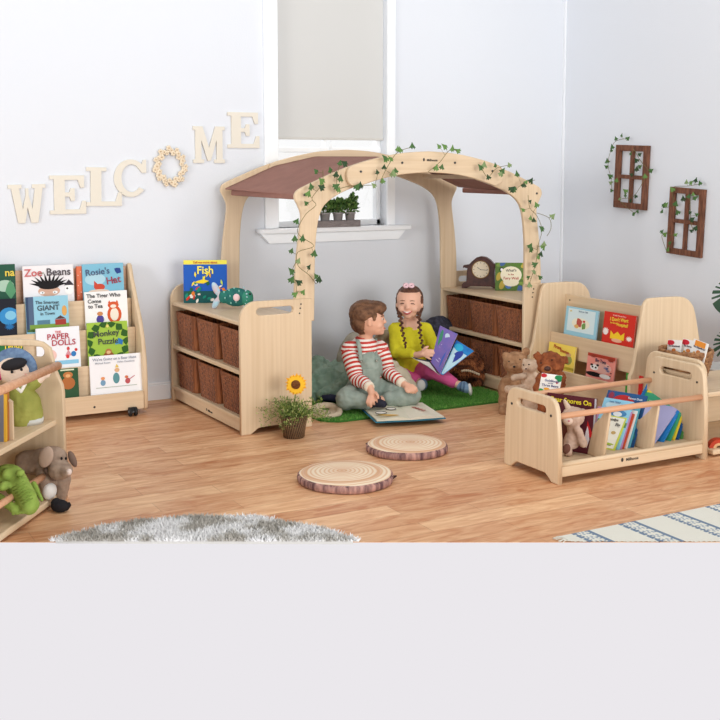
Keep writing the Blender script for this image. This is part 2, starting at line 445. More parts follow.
# ------------------------------------------------------------------ the arch and canopy
AO = [(-.757,.53),(-.752,.742),(-.738,.888),(-.722,1.0),(-.718,1.06),(-.735,1.105),(-.752,1.14),(-.742,1.172),(-.70,1.196),(-.63,1.225),(-.548,1.259),(-.436,1.298),(-.323,1.329),(-.16,1.359),(0,1.369)]
AI = [(-.649,.53),(-.645,.76),(-.642,.885),(-.632,.983),(-.618,1.05),(-.592,1.10),(-.54,1.14),(-.465,1.175),(-.32,1.222),(-.17,1.253),(0,1.264)]
def sm2(p, n=3): return [(q.x, q.y) for q in smoothpts([(a, c, 0) for a, c in p], n)]
AO, AI = sm2(AO), sm2(AI)
def zat(ls, x):
    best = None
    for (a, c), (d, e) in zip(ls, ls[1:]):
        if a <= x <= d and c > 1.1: return c+(e-c)*(x-a)/max(1e-6, d-a)
    return ls[-1][1]
def archpiece(side):
    o = [p for p in AO if p[0] <= -.30 or p[1] < 1.1]; i_ = [p for p in AI if p[0] <= -.30 or p[1] < 1.1]
    lp = i_[::-1] and (o + i_[::-1])
    if side > 0: lp = [(-a, c) for a, c in lp][::-1]
    return lp
def topspan():
    e = .42; n_ = 24
    up = [(-e+2*e*k/n_) for k in range(n_+1)]
    o = [(x, zat(AO, -abs(x))+.002) for x in up]; i_ = [(x, zat(AI, -abs(x))-.002) for x in up[::-1]]
    def cap(a, b_, sg):
        m = ((a[0]+b_[0])/2, (a[1]+b_[1])/2); r_ = sqrt((a[0]-b_[0])**2+(a[1]-b_[1])**2)/2
        a0 = math.atan2(a[1]-m[1], a[0]-m[0])
        return [(m[0]+r_*cos(a0-pi*k/8), m[1]+r_*sin(a0-pi*k/8)) for k in range(1, 8)]
    return o+cap(o[-1], i_[0], 1)+i_+cap(i_[-1], o[0], -1)
def zcan(x):
    pts = [(-.738, 1.156), (-.45, 1.280), (-.20, 1.334), (.20, 1.334), (.45, 1.280), (.738, 1.156)]
    for (a, c), (d, e) in zip(pts, pts[1:]):
        if a <= x <= d: return c+(e-c)*(x-a)/(d-a)
SK = R(3.8)
arch = empty('wooden_arch', (3.034, Y0+.022, 0), label='maple double arch with mauve brown fabric canopy spanning the two shelf units', cat='arch')
YR = 5.74-.022-(Y0+.022)          # local y of the rear end panel's inner face
for fy, nm, fr in ((.011, 'front', -1), (YR-.011, 'rear', -1)):
    for s in (-1, 1):
        p = panel('arch_post', [archpiece(s)], .022, WZ, arch, .004); p.location = (0 if nm == 'front' else -.043, fy, 0 if nm == 'front' else .018); p.rotation_euler = (0, 0, 0 if nm == 'front' else -SK)
    p = panel('top_beam', [topspan()], .022, WX, arch, .004); p.location = (0 if nm == 'front' else -.043, fy-.023, 0 if nm == 'front' else .018); p.rotation_euler = (0, 0, 0 if nm == 'front' else -SK)
b = MB()
for x, z in ((-.70, 1.155), (-.40, 1.268), (-.16, 1.312), (.16, 1.312), (.40, 1.268), (.715, 1.145)):
    b.tube([(x, 0, z), (x, -.027, z)] if abs(x) < .5 else [(x, .001, z), (x, -.003, z)], .006, seg=8)
b.build('bolt', SCREW, arch)
b = MB(); addmesh(b, text_mesh('Millhouse', .017, .0003), (.02, -.024, 1.325)); b.sphere((-.03, -.0235, 1.328), (.006, .0006, .009), seg=8); b.build('logo', LOGO, arch)
# canopy fabric
FAB = M((156, 112, 100), .85, .25, 900, mottle=.06, mscale=12)
cx = [-.738+1.476*k/48 for k in range(49)]
def canopy():
    mb = MB(); ny = 14; vs = []; y0, y1 = .026, YR-.05; th = .006
    for layer in (0, 1):
        for j in range(ny+1):
            v = j/ny
            for x in cx: vs.append((x-.040*v, y0+(y1-y0-x*tan(SK))*v, zcan(x)+.016*v-th*layer-.012*sin(pi*v)*(1-abs(x)/.9)-.004*sin(9*x)*sin(pi*v)))
    m = len(cx); o = m*(ny+1); fs = []
    for j in range(ny):
        for i in range(m-1):
            a = j*m+i; fs.append((a, a+1, a+m+1, a+m)); fs.append((o+a, o+a+m, o+a+m+1, o+a+1))
    for j in range(ny):
        fs.append((j*m, (j+1)*m, o+(j+1)*m, o+j*m)); a = j*m+m-1; fs.append((a, o+a, o+a+m, a+m))
    for i in range(m-1):
        fs.append((i, o+i, o+i+1, i+1)); a = ny*m+i; fs.append((a, a+1, o+a+1, o+a))
    mb.add(vs, fs, 0, True)
    return mb
c_ = canopy().build('canopy', FAB, arch)
for s in (-1, 1):
    b = MB(); b.box(s*.736-.010, s*.736+.010, .024, YR-.05-s*.722*tan(SK), 1.132, 1.162, .006); o = b; b.build('canopy_hem', FAB, arch)
for x in (-.47, -.22, .22, .47):
    b = MB(); b.box(x-.016, x+.016, .023, YR-.047-x*tan(SK), zcan(x)-.05, zcan(x)-.026, .003); b.build('cross_bar', WY, arch)

# ------------------------------------------------------------------ ivy
IVY = [M((62, 98, 48), .55, spec=.3), M((92, 128, 62), .55), M((38, 66, 34), .55), M((120, 140, 92), .6)]
STEM = M((112, 104, 62), .7)
def ivy_leaf(mb, c, s, nrm, roll, mi, rnd):
    shape = [(0, -.1), (.22, -.42), (.34, -.12), (.62, .0), (.36, .28), (.22, .5), (0, .95), (-.22, .5), (-.36, .28), (-.62, .0), (-.34, -.12), (-.22, -.42)]
    n_ = Vector(nrm).normalized(); a = n_.cross(Vector((0, 0, 1)));
    if a.length < .1: a = Vector((1, 0, 0))
    a.normalize(); b_ = n_.cross(a)
    ca, sa = cos(roll), sin(roll); ax = a*ca+b_*sa; ay = b_*ca-a*sa
    c = Vector(c); pts = [c+n_*.1*s]+[c+(ax*p[0]+ay*(p[1]))*s-n_*abs(p[0])*.35*s for p in shape]
    k = len(shape)
    mb.add(pts, [(0, 1+i, 1+(i+1) % k) for i in range(k)], mi, True)
def ivy(name, label, pix, stems, plane, size=.027, nvec=None, group=None):
    key, val = plane
    P = lambda x, y, o=0: at(x, y, **{key: val-o})
    root = empty(name, P(*pix[0]), label=label, cat='ivy', group=group); inv = Matrix.Translation(-root.location)
    sm = MB(); rnd = random.Random(len(pix)+int(pix[0][0]))
    for st in stems:
        sm.tube([inv @ P(x, y, .012+.006*(i % 2)) for i, (x, y) in enumerate(st)] if len(st) < 3 else smoothpts([inv @ P(x, y, .012+.006*(i % 2)) for i, (x, y) in enumerate(st)], 4), .0016, seg=5)
    lm = MB()
    for x, y in pix:
        c = inv @ P(x, y, .022)
        nv = Vector(nvec or (-.2, -1, .15))+Vector((rnd.uniform(-.45, .45), rnd.uniform(-.3, .3), rnd.uniform(-.2, .5)))
        ivy_leaf(lm, c, size*rnd.uniform(.85, 1.3), nv, rnd.uniform(-1.2, 1.2)+pi, rnd.choice([0, 0, 1, 1, 2, 3] if rnd.random() < .7 else [0, 2]), rnd)
        # petiole to nearest stem vertex
        if sm.v:
            q = min(sm.v, key=lambda w_: (Vector(w_)-c).length)
            if .004 < (Vector(q)-c).length < .12: sm.tube([q, c], .001, seg=4)
    sm.build('stem', STEM, root); lm.build('leaves', IVY, root)
    return root
lp = [(317,172),(331,171),(340,164),(346,164),(323,182),(323,188),(308,195),(307,204),(336,176),(341,180),(335,187),(339,191),(356,188),(361,187),(375,186),(296,222),(295,240),(291,252),(298,262),(314,255),(317,277),(293,272),(291,281),(300,283),(319,281),(294,295),(303,293),(378,173)]
lp = lp+[(312,188),(303,240),(309,268)]
ivy('ivy_garland', 'trailing ivy hanging on the left post and shoulder of the arch', lp,
    [[(340,164),(337,176),(338,188),(350,186),(375,185)], [(323,170),(322,184),(312,198),(316,205),(306,214),(298,228),(300,236),(314,246),(298,252),(297,262),(300,268),(309,275),(316,284)], [(296,262),(292,272),(296,284),(296,297)]], ('y', Y0-.006))
lp2 = [(387,160),(392,159),(398,150),(401,151),(413,147),(384,168),(386,158),(393,175),(396,172),(383,182),(440,147),(446,147),(459,151),(436,169),(442,168),(482,168),(485,166),(496,166),(502,172),(510,166),(489,178),(501,175),(511,190),(518,175),(524,186),(531,182),(526,183),(515,190),(453,150)]
ivy('ivy_garland', 'trailing ivy wound along the top beam of the arch', lp2,
    [[(413,147),(398,152),(388,166),(380,182)], [(460,152),(450,150),(440,162),(428,172)], [(511,165),(497,168),(488,177),(482,169)], [(535,180),(524,183),(514,191)]], ('y', Y0-.03))
lp3 = [(530,202),(524,210),(537,206),(531,219),(534,221),(543,229),(552,217),(530,247),(532,250),(543,248),(539,258),(534,265),(541,255),(544,245),(528,278),(530,286),(541,278),(535,272)]
ivy('ivy_garland', 'trailing ivy hanging down the right post of the arch', lp3,
    [[(528,195),(530,208),(537,216),(542,230),(538,246),(536,262),(530,282)], [(537,213),(549,218),(551,228),(547,236)]], ('y', Y0-.006))

# ------------------------------------------------------------------ wall frames with ivy
def wallframe(cs, label, ivl, stems, ilabel):
    P = [at(px, py, x=RW-.016) for px, py in cs]     # TL TR BR BL
    c = sum(P, Vector())/4; wy = ((P[0]-P[1]).length+(P[3]-P[2]).length)/2; hz = ((P[0]-P[3]).length+(P[1]-P[2]).length)/2
    d = (P[0]-P[3]); tilt = math.atan2(d.y, d.z)
    t = empty('rustic_frame', (RW-.003, c.y, c.z), label=label, cat='frame', group='rustic brown window frames on the right wall', rot=(-tilt, 0, 0))
    W1 = M((134, 88, 66), .75, .4, 60, c2=(92, 58, 44), mscale=14, stretch=(6, 6, 1)); e = wy*.14
    b = MB(); a, h = wy/2, hz/2
    b.box(-.022, 0, -a, -a+e, -h, h, .002); b.box(-.022, 0, a-e, a, -h, h, .002); b.box(-.0225, 0, -a+e*.5, a-e*.5, h-e*.9, h, .002); b.box(-.0225, 0, -a+e*.5, a-e*.5, -h, -h+e*.9, .002)
    b.build('frame', W1, t)
    b = MB(); b.box(-.018, -.002, -e*.32, e*.32, -h+e*.8, h-e*.8, .001); b.box(-.019, -.002, -a+e*.8, a-e*.8, -e*.3, e*.3, .001); b.build('glazing_bars', W1, t)
    ivy('ivy_sprig', ilabel, ivl, stems, ('x', RW-.03), .025, (-1, -.3, .1))
wallframe([(617, 145), (649.3, 145.5), (646, 209.5), (614, 208)], 'dark brown four pane wooden frame on right wall, higher and nearer the corner',
    [(621,136),(616,139.5),(627,139),(612,148),(611,151),(607,162),(607,167),(611,177),(611,183),(612,191),(630,154),(639,155),(637,161),(639,167),(636,170),(632,175),(650,171),(645,177),(626,192),(625,196),(636,197),(619,199),(633,214),(637,212),(630,201),(616,181)],
    [[(630,138),(616,141),(611,150),(608,164),(611,178),(612,192)], [(650,172),(640,160),(633,148)], [(645,178),(634,196),(620,200),(634,213)]], 'ivy sprig threaded through the upper rustic frame nearer the corner')
wallframe([(671, 187.3), (705.5, 189), (701, 257.5), (667, 253.5)], 'dark brown four pane wooden frame on right wall, lower and nearer the picture edge',
    [(686,183),(690,183),(695,181),(700,184),(663,206),(665,205),(661,212),(675,205),(678,213),(688,197),(694,198),(690,213),(691,220),(697,215),(695,229),(692,231),(661,232),(664,235),(675,235),(667,250),(673,190),(683,200),(693,195),(669,243)],
    [[(700,184),(688,186),(672,188),(674,204),(662,208)], [(690,196),(691,222),(694,232)], [(675,236),(662,234),(666,250)]], 'ivy sprig threaded through the lower rustic frame nearer the picture edge')

# ------------------------------------------------------------------ books
WHITE = (247, 247, 245)
def cover_art(art, w_, h_, y=-.0006):
    """flat printed shapes: (kind, u, v, su, sv, colour[, rot]) in fractions of the cover"""
    mats = []; mb = MB(); k = 0
    for a in art:
        c = a[5]
        if c not in mats: mats.append(c)
        mi = mats.index(c); rot = R(a[6]) if len(a) > 6 else 0; yy = y-.00012*k; k += 1
        u, v, su, sv = (a[1]-.5)*w_, a[2]*h_, a[3]*w_, a[4]*h_
        if a[0] == 'o': pts = [(cos(2*pi*i/16)*su/2, sin(2*pi*i/16)*sv/2) for i in range(16)]
        elif a[0] == 'r': pts = [(-su/2, -sv/2), (su/2, -sv/2), (su/2, sv/2), (-su/2, sv/2)]
        elif a[0] == 't': pts = [(-su/2, -sv/2), (su/2, -sv/2), (0, sv/2)]
        elif a[0] == 's': pts = [((.5 if i % 2 == 0 else .27)*su*cos(2*pi*i/24), (.5 if i % 2 == 0 else .27)*sv*sin(2*pi*i/24)) for i in range(24)]
        elif a[0] == 'l': pts = [(0, -sv/2), (su/2, -sv*.1), (su*.3, sv*.25), (0, sv/2), (-su*.3, sv*.25), (-su/2, -sv*.1)]
        elif a[0] == 'c': pts = [(-su/2, -sv/2), (su/2, -sv/2), (su/2, sv/2), (su*.25, 0), (0, sv/2), (-su*.25, 0), (-su/2, sv/2)]
        ca, sa = cos(rot), sin(rot)
        out = []
        for p in pts:
            x_, z_ = u+p[0]*ca-p[1]*sa, v+p[0]*sa+p[1]*ca
            out.append((max(-w_/2, min(w_/2, x_)), yy, max(0, min(h_, z_))))
        mb.poly(out, mi)
    return mb, [M(c, .6, spec=.15) for c in mats]
def book(name, label, w_, h_, loc, rz, lean=0, roll=0, t=.008, color=(240, 240, 240), art=(), titles=(), cat='book', group=None, spine=None, right_spine=False):
    """picture book standing on its lower edge: front cover faces local -y"""
    root = empty(name, loc, label=label, cat=cat, group=group, rot=(Matrix.Rotation(rz, 3, 'Z') @ Matrix.Rotation(-lean, 3, 'X') @ Matrix.Rotation(roll, 3, 'Y')).to_euler())
    b = MB(); ct = .0014
    b.box(-w_/2, w_/2, 0, ct, 0, h_, .0004); b.box(-w_/2, w_/2, t-ct, t, 0, h_, .0004); b.box(-w_/2-.0006, -w_/2+ct, 0, t, 0, h_, .0004)
    cov = b.build('cover', M(color, .55, spec=.2), root)
    b = MB(); b.box(-w_/2+ct, w_/2-.003, ct, t-ct, .003, h_-.003); b.build('pages', M((238, 234, 224), .8), root)
    if spine: b = MB(); b.box(-w_/2-.001, -w_/2+.006, -.0007, t, 0, h_); b.build('spine', M(spine, .35), cov)
    if art:
        mb, ms = cover_art(art, w_, h_); mb.build('illustration', ms, cov)
    if titles:
        mb = MB(); ms = []
        for tt in titles:
            s_, u, v, sz, c = tt[:5]
            if c not in ms: ms.append(c)
            addmesh(mb, text_mesh(s_, sz*h_, .0002, space=tt[6] if len(tt) > 6 else 1), ((u-.5)*w_, -.0055, v*h_), ms.index(c), R(tt[5]) if len(tt) > 5 else 0)
        # drop lettering onto the cover
        mb.v = [(x_, y_+.0055-.0042 if len(art) > 18 else y_+.0055-.0032, z_) for x_, y_, z_ in mb.v]
        mb.build('title', [M(c, .4) for c in ms], cov)
    return root
def leaves_ring(c, n_, seed=1):
    rnd = random.Random(seed); o = []
    for i in range(n_):
        a = 2*pi*i/n_; o.append(('l', .5+.46*cos(a), .5+.46*sin(a), .22, .2, c, math.degrees(a)+90+rnd.uniform(-30, 30)))
    return o

# ------------------------------------------------------------------ left display bookcase
lb = empty('display_bookcase', (1.40, 5.60, 0), label='maple four tier display bookcase of picture books under the wall letters', cat='bookcase')
LBX0, LBX1 = .72, 1.735
tiersL = [(5.535, 395.5, None), (5.60, 365.5, None), (5.665, 329.5, None), (5.73, 300, None)]
def LB(b, nm, mt): o = b.build(nm, mt, lb); o.data.transform(Matrix.Translation(-lb.location)); return o
side = [(5.525, .035), (5.545, .02), (5.62, .02), (5.64, .045), (5.78, .045), (5.80, .02), (5.822, .035), (5.822, .74), (5.81, .765), (5.785, .775), (5.765, .765), (5.735, .70), (5.66, .58), (5.60, .49), (5.56, .40), (5.535, .30), (5.525, .2)]
for x in (LBX0, LBX1-.022):
    b = MB(); nn = len(side)
    p = panel('side_panel', [side], .022, WZ, lb, .005)
    p.data.transform(Matrix.Translation(-lb.location) @ Matrix.Translation((x+.011, 0, 0)) @ Matrix.Rotation(pi/2, 4, 'Z'))
zts = []
for k, (y, py, _) in enumerate(tiersL):
    z = at(90, py, y=y).z; zts.append(z)
    b = MB(); b.box(LBX0+.023, LBX1-.023, y-.012, y, (z-.095 if k == 0 else zts[k-1]-.055), z, .003); LB(b, 'tier_board', WX)
    b = MB(); b.box(LBX0+.023, LBX1-.023, y+.001, y+.052, z-.072, z-.062, .002); LB(b, 'ledge', WX)
zt = at(80, 268, y=5.80).z
b = MB(); b.box(LBX0+.023, LBX1-.023, 5.797, 5.81, .11, zt, .003); LB(b, 'back_board', wood('x', (216, 176, 146), (204, 160, 130)))
b = MB(); b.box(LBX0+.023, LBX1-.023, 5.56, 5.79, .05, .066, .003); LB(b, 'base_shelf', WX)
b = MB(); b.sphere((1.45, 5.5222, .065), (.006, .0006, .006), seg=8); LB(b, 'logo', LOGO)
BLK = M((32, 32, 34), .5)
for x, y in ((1.645, 5.505), (1.69, 5.77), (.78, 5.505), (.78, 5.77)):
    cs = MB(); cs.tube([(x, y, .048), (x, y, .036)], .008); cs.box(x-.012, x+.012, y-.010, y+.010, .028, .042, .003); LB(cs, 'castor', BLK)
    b = MB(); b.tube([(x-.02, y, .0245), (x-.008, y, .0245)], .0235, seg=18); b.tube([(x+.008, y, .0245), (x+.02, y, .0245)], .0235, seg=18); b.tube([(x-.022, y, .0245), (x+.022, y, .0245)], .007, mi=1)
    LB(b, 'wheel', [BLK, M((120, 124, 128), .4)])
def remap(art, titles, h_, hid):
    f = min(.5, hid/h_)
    return [(a[0], a[1], f+a[2]*(1-f), a[3], a[4]*(1-f))+tuple(a[5:]) for a in art], [(t_[0], t_[1], f+t_[2]*(1-f), t_[3]*(1-f*.4))+tuple(t_[4:]) for t_ in titles]
def LBbook(name, label, px0, px1, pyt, tier, color, art=(), titles=(), hreal=None, lean=.10, **kw):
    y = tiersL[tier][0]+.014; zb = zts[tier]-.0612
    y += kw.pop('dy', 0)
    a = at(px0, pyt, y=y+.03); c = at(px1, pyt, y=y+.03); w_ = c.x-a.x; h_ = (a.z-zb)/cos(lean)*.995
    art, titles = remap(art, titles, h_, .066)
    return book(name, label, w_, h_, ((a.x+c.x)/2, y, zb), 0, lean, 0, color=color, art=art, titles=titles, group='picture books on the left display bookcase', **kw)
BLACK = (28, 26, 28); RED = (205, 50, 48)
LBbook('picture_book', 'white picture book with spiky black haired child, top tier of left bookcase', 22, 72.5, 266, 3, (238, 236, 238),
    [('o', .5, .28, .44, .3, (214, 172, 150)), ('o', .36, .24, .1, .08, WHITE), ('o', .62, .24, .1, .08, WHITE), ('o', .37, .24, .03, .03, BLACK), ('o', .61, .24, .03, .03, BLACK)]
    + [('t', .5+.26*sin(R(a_)), .45+.16*cos(R(a_)), .09, .38, BLACK, -a_) for a_ in (-80, -62, -45, -28, -12, 4, 20, 36, 52, 68, 84)] + [('o', .5, .43, .42, .2, BLACK), ('o', .9, .3, .18, .3, WHITE), ('t', .9, .5, .2, .16, (60, 55, 62)), ('o', .86, .33, .04, .05, BLACK)],
    [('Zoe', .2, .8, .24, (196, 92, 92)), ('and', .36, .79, .07, (90, 120, 80)), ('Beans', .7, .8, .24, (70, 60, 66))], lean=.08)
LBbook('picture_book', 'dark green picture book at left end of the top tier, cut by the picture edge', -22, 14.5, 265, 3, (36, 84, 64), [('o', .7, .45, .5, .3, (170, 200, 180)), ('l', .85, .35, .3, .5, (90, 150, 110)), ('o', .2, .3, .3, .4, (24, 56, 50))], [('na', .84, .78, .22, (225, 200, 60))], lean=.08)
LBbook('picture_book', 'orange red book with pale spots half hidden behind the pale blue book', 75, 96, 266, 3, (206, 104, 72), [('r', .18, .5, .3, 1, (224, 118, 84))]+[('o', .08+.12*(i % 3), .1+.13*i*.8, .06, .03, (245, 200, 180)) for i in range(9)], lean=.05, dy=.018, t=.006)
LBbook('picture_book', 'sky blue picture book with small red bird, top tier right end', 81.5, 122.5, 264, 3, (128, 190, 214),
    [('o', .3, .55, .5, .35, (176, 214, 228)), ('o', .4, .32, .26, .2, (206, 78, 58)), ('t', .3, .42, .14, .2, (206, 78, 58), 20), ('o', .38, .2, .5, .12, (236, 210, 190)), ('l', .86, .78, .16, .24, (50, 74, 140), 60), ('o', .75, .5, .05, .05, (120, 30, 50))],
    [("Rosie's", .36, .76, .21, (60, 84, 120), 4), ('Hat', .74, .5, .24, (150, 40, 70), 8)], lean=.08)
LBbook('picture_book', 'black picture book with bright blue shape, second tier at the picture edge', -22, 15.5, 300, 2, (22, 26, 40), [('o', .8, .5, .55, .5, (56, 140, 200)), ('o', .84, .52, .3, .26, (130, 195, 225)), ('o', .35, .2, .3, .3, (60, 90, 130)), ('s', .8, .2, .3, .2, (40, 110, 170))])
LBbook('picture_book', 'pale blue picture book with street and giraffe scene, second tier', 25, 67.5, 297, 2, (150, 204, 224),
    [('r', .08, .5, .2, 1, (84, 104, 132)), ('r', .02, .5, .08, 1, (56, 74, 104)), ('r', .55, .1, .95, .2, (128, 160, 70)), ('r', .4, .26, .3, .12, (90, 130, 150)), ('r', .8, .24, .26, .16, (170, 66, 58)), ('t', .8, .38, .26, .1, (90, 60, 60)), ('o', .9, .56, .12, .3, (222, 168, 96)), ('r', .5, .04, .95, .07, (80, 110, 60))],
    [('The Smartest', .5, .82, .1, (50, 70, 84), -2), ('GIANT', .52, .66, .17, (40, 60, 74)), ('in Town', .5, .5, .1, (50, 70, 84))])
LBbook('picture_book', 'white picture book with a sitting orange striped cat, second tier', 84, 126.5, 292, 2, (244, 244, 243),
    [('o', .68, .34, .34, .5, (214, 92, 52)), ('o', .68, .34, .2, .36, (244, 232, 216)), ('o', .66, .6, .26, .2, (214, 92, 52)), ('o', .66, .57, .14, .1, (244, 232, 216)), ('t', .57, .7, .07, .08, (214, 92, 52)), ('t', .75, .7, .07, .08, (214, 92, 52)), ('o', .34, .22, .18, .24, (80, 70, 150)), ('o', .34, .38, .14, .12, (206, 140, 90)), ('r', .5, .1, .7, .04, (190, 60, 60))],
    [('The Tiger Who', .44, .88, .125, BLACK), ('Come', .22, .73, .125, BLACK), ('to Tea', .24, .59, .125, BLACK)])
LBbook('picture_book', 'green picture book with yellow lettering seen through the slot of the box', -20, 22.5, 342, 1, (40, 112, 62), [('o', .5, .3, .5, .4, (200, 160, 90))], [('Teddy', .76, .8, .2, (240, 210, 50)), ('Bear', .82, .62, .2, (240, 210, 50))])
LBbook('picture_book', 'white picture book with small dancing paper figures, third tier', 35.5, 79, 328.5, 1, (240, 243, 248),
    [('o', .72, .44, .07, .1, (204, 72, 72)), ('t', .72, .34, .16, .16, (214, 150, 160)), ('o', .9, .4, .07, .08, (206, 60, 60)), ('o', .84, .3, .12, .14, (52, 124, 190)), ('o', .7, .24, .08, .1, (220, 60, 60)), ('r', .6, .1, .7, .1, (140, 200, 230)), ('o', .3, .3, .3, .3, (240, 200, 190))],
    [('THE', .5, .88, .07, RED), ('PAPER', .5, .76, .17, (176, 50, 70)), ('DOLLS', .62, .6, .17, (176, 50, 70))])
LBbook('picture_book', 'jungle green picture book with small brown animal, third tier', 86.5, 127, 323, 1, (160, 196, 70),
    leaves_ring((52, 96, 38), 14, 3)+[('o', .5, .14, .28, .26, (160, 92, 50)), ('o', .5, .27, .16, .14, (186, 120, 74)), ('o', .5, .25, .1, .08, (232, 190, 140)), ('l', .8, .5, .14, .2, (52, 120, 190), 30), ('l', .72, .48, .1, .14, (80, 160, 210), -40), ('s', .5, .9, .1, .1, (230, 220, 120))],
    [('Monkey', .46, .72, .17, (50, 62, 40), 3), ('Puzzle', .5, .52, .17, (50, 62, 40))])
LBbook('picture_book', 'narrow dark green book with brown bear, lowest tier beside the white book', 50, 77.5, 369.5, 0, (44, 84, 52), [('o', .62, .46, .5, .46, (176, 108, 60)), ('o', .62, .76, .36, .24, (190, 122, 70)), ('o', .62, .73, .18, .12, (226, 176, 120)), ('r', .6, .95, .5, .05, (220, 230, 200))], dy=.006)
LBbook('picture_book', 'white picture book with a family walking in watercolour, lowest tier', 89, 140.3, 356.5, 0, (243, 244, 247),
    [('o', .5, .36, .13, .3, (96, 150, 156)), ('o', .52, .58, .1, .12, (224, 180, 140)), ('t', .52, .7, .08, .1, (226, 196, 96)), ('o', .24, .26, .1, .16, (120, 160, 190)), ('o', .24, .38, .08, .09, (226, 150, 100)), ('o', .72, .26, .1, .16, (190, 90, 96)), ('o', .7, .37, .07, .08, (210, 120, 80)), ('r', .5, .13, .8, .02, (180, 190, 180)), ('r', .8, .34, .14, .02, (190, 90, 96), 30)],
    [("We're Going on a Bear Hunt", .48, .9, .085, (150, 158, 172)), ('Michael Rosen', .25, .8, .06, (170, 175, 185)), ('Helen Oxenbury', .7, .8, .06, (170, 175, 185))])

# ------------------------------------------------------------------ things on the left shelf unit
TS = .5525
p0 = at(184, 303, z=TS); wfish = (at(227, 302, d=(p0-Vector((0, 0, EYE))).dot(FW))-p0).length
hf = at(184, 260, d=(p0-Vector((0, 0, EYE))).dot(FW)+.02).z-TS
ctr = (p0+at(227, 303, z=TS))/2
rnd = random.Random(4)
fart = [('r', .5, .95, 1, .1, (238, 228, 90)), ('r', .5, .14, 1, .28, (34, 90, 90))]
for i in range(26):
    fart.append((rnd.choice('ols'), rnd.random()*.9+.05, rnd.random()*.42+.04, rnd.uniform(.07, .16), rnd.uniform(.05, .1), rnd.choice([(214, 60, 40), (232, 130, 50), (240, 235, 225), (30, 140, 120), (200, 40, 60), (40, 100, 60)]), rnd.uniform(0, 90)))
for i in range(7): fart.append(('l', rnd.random(), .45+rnd.random()*.25, .14, .05, rnd.choice([(240, 220, 70), (200, 220, 90), (230, 170, 60)]), rnd.uniform(60, 110)))
fart.append(('l', .42, .5, .1, .34, (244, 214, 50), 95))
book('picture_book', 'blue fish picture book standing on the left shelf unit', wfish, hf, (p0+at(227, 303, z=TS))/2+Vector((0, 0, .0006)), -YAW+R(4), .05, color=(34, 92, 186), t=.014, art=fart,
     titles=[('Fish', .5, .76, .25, (248, 236, 100)), ('Tell me more about', .5, .945, .07, (190, 60, 60))])
# fish plush
def figroot(px, py, z, rz=0): return at(px, py, z=z)
def P_at(root, D):
    Rm = Matrix.Rotation(YAW, 3, 'Z'); ro = root.copy()
    def f(px, py, dd=0): return Rm @ (at(px, py, d=D+dd)-ro)      # local frame: x right, y away, z up
    return f
fr = at(236, 309, z=TS); D_ = (fr-Vector((0, 0, EYE))).dot(FW)
fs_ = empty('toy_fish', fr, -YAW, 'green padded toy fish with pale tail lying on left shelf unit', 'toy')
F_ = P_at(fr, D_)
blob('body', [('e', F_(236, 297, 0), (.073, .024, .050)), ('e', F_(224, 297, 0), (.03, .018, .034))], M((38, 118, 104), .7, .3, 90, c2=(28, 92, 92), mscale=30), fs_, .004)
blob('face', [('e', F_(247, 298, -.003), (.034, .027, .043))], M((52, 134, 112), .7, .3, 90), fs_, .004)
b = MB()
for i in range(7):
    t_ = -1+2*i/6; b.sphere(F_(244-3*(1-t_*t_)*-1, 297+9.5*t_, -.026*(1-.5*t_*t_)), .005, seg=8)
b.build('gill_band', M((176, 206, 214), .7), fs_)
b = MB()
for i, (x, y) in enumerate([(224, 292), (229, 290), (234, 288), (225, 298), (230, 296), (236, 302), (231, 303), (239, 291)]): b.sphere(F_(x, y, -.024), (.003, .002, .006), seg=6)
b.build('scale_marks', M((150, 206, 196), .7), fs_)
blob('tail', [('e', F_(216, 289, 0), (.018, .010, .040), rotm(0, R(-25))), ('e', F_(216, 303, 0), (.017, .010, .036), rotm(0, R(28))), ('e', F_(221, 297, 0), (.02, .01, .02))], M((205, 184, 190), .7, .2, 90, c2=(168, 205, 220), mscale=40), fs_, .004)
b = MB(); b.sphere(F_(236.5, 297.5, -.026), (.018, .006, .02), seg=10); b.build('side_fin', M((238, 206, 208), .7), fs_)
b = MB(); b.sphere(F_(250, 294, -.022), (.006, .004, .006), seg=8); b.build('eye', M(BLACK, .3), fs_)

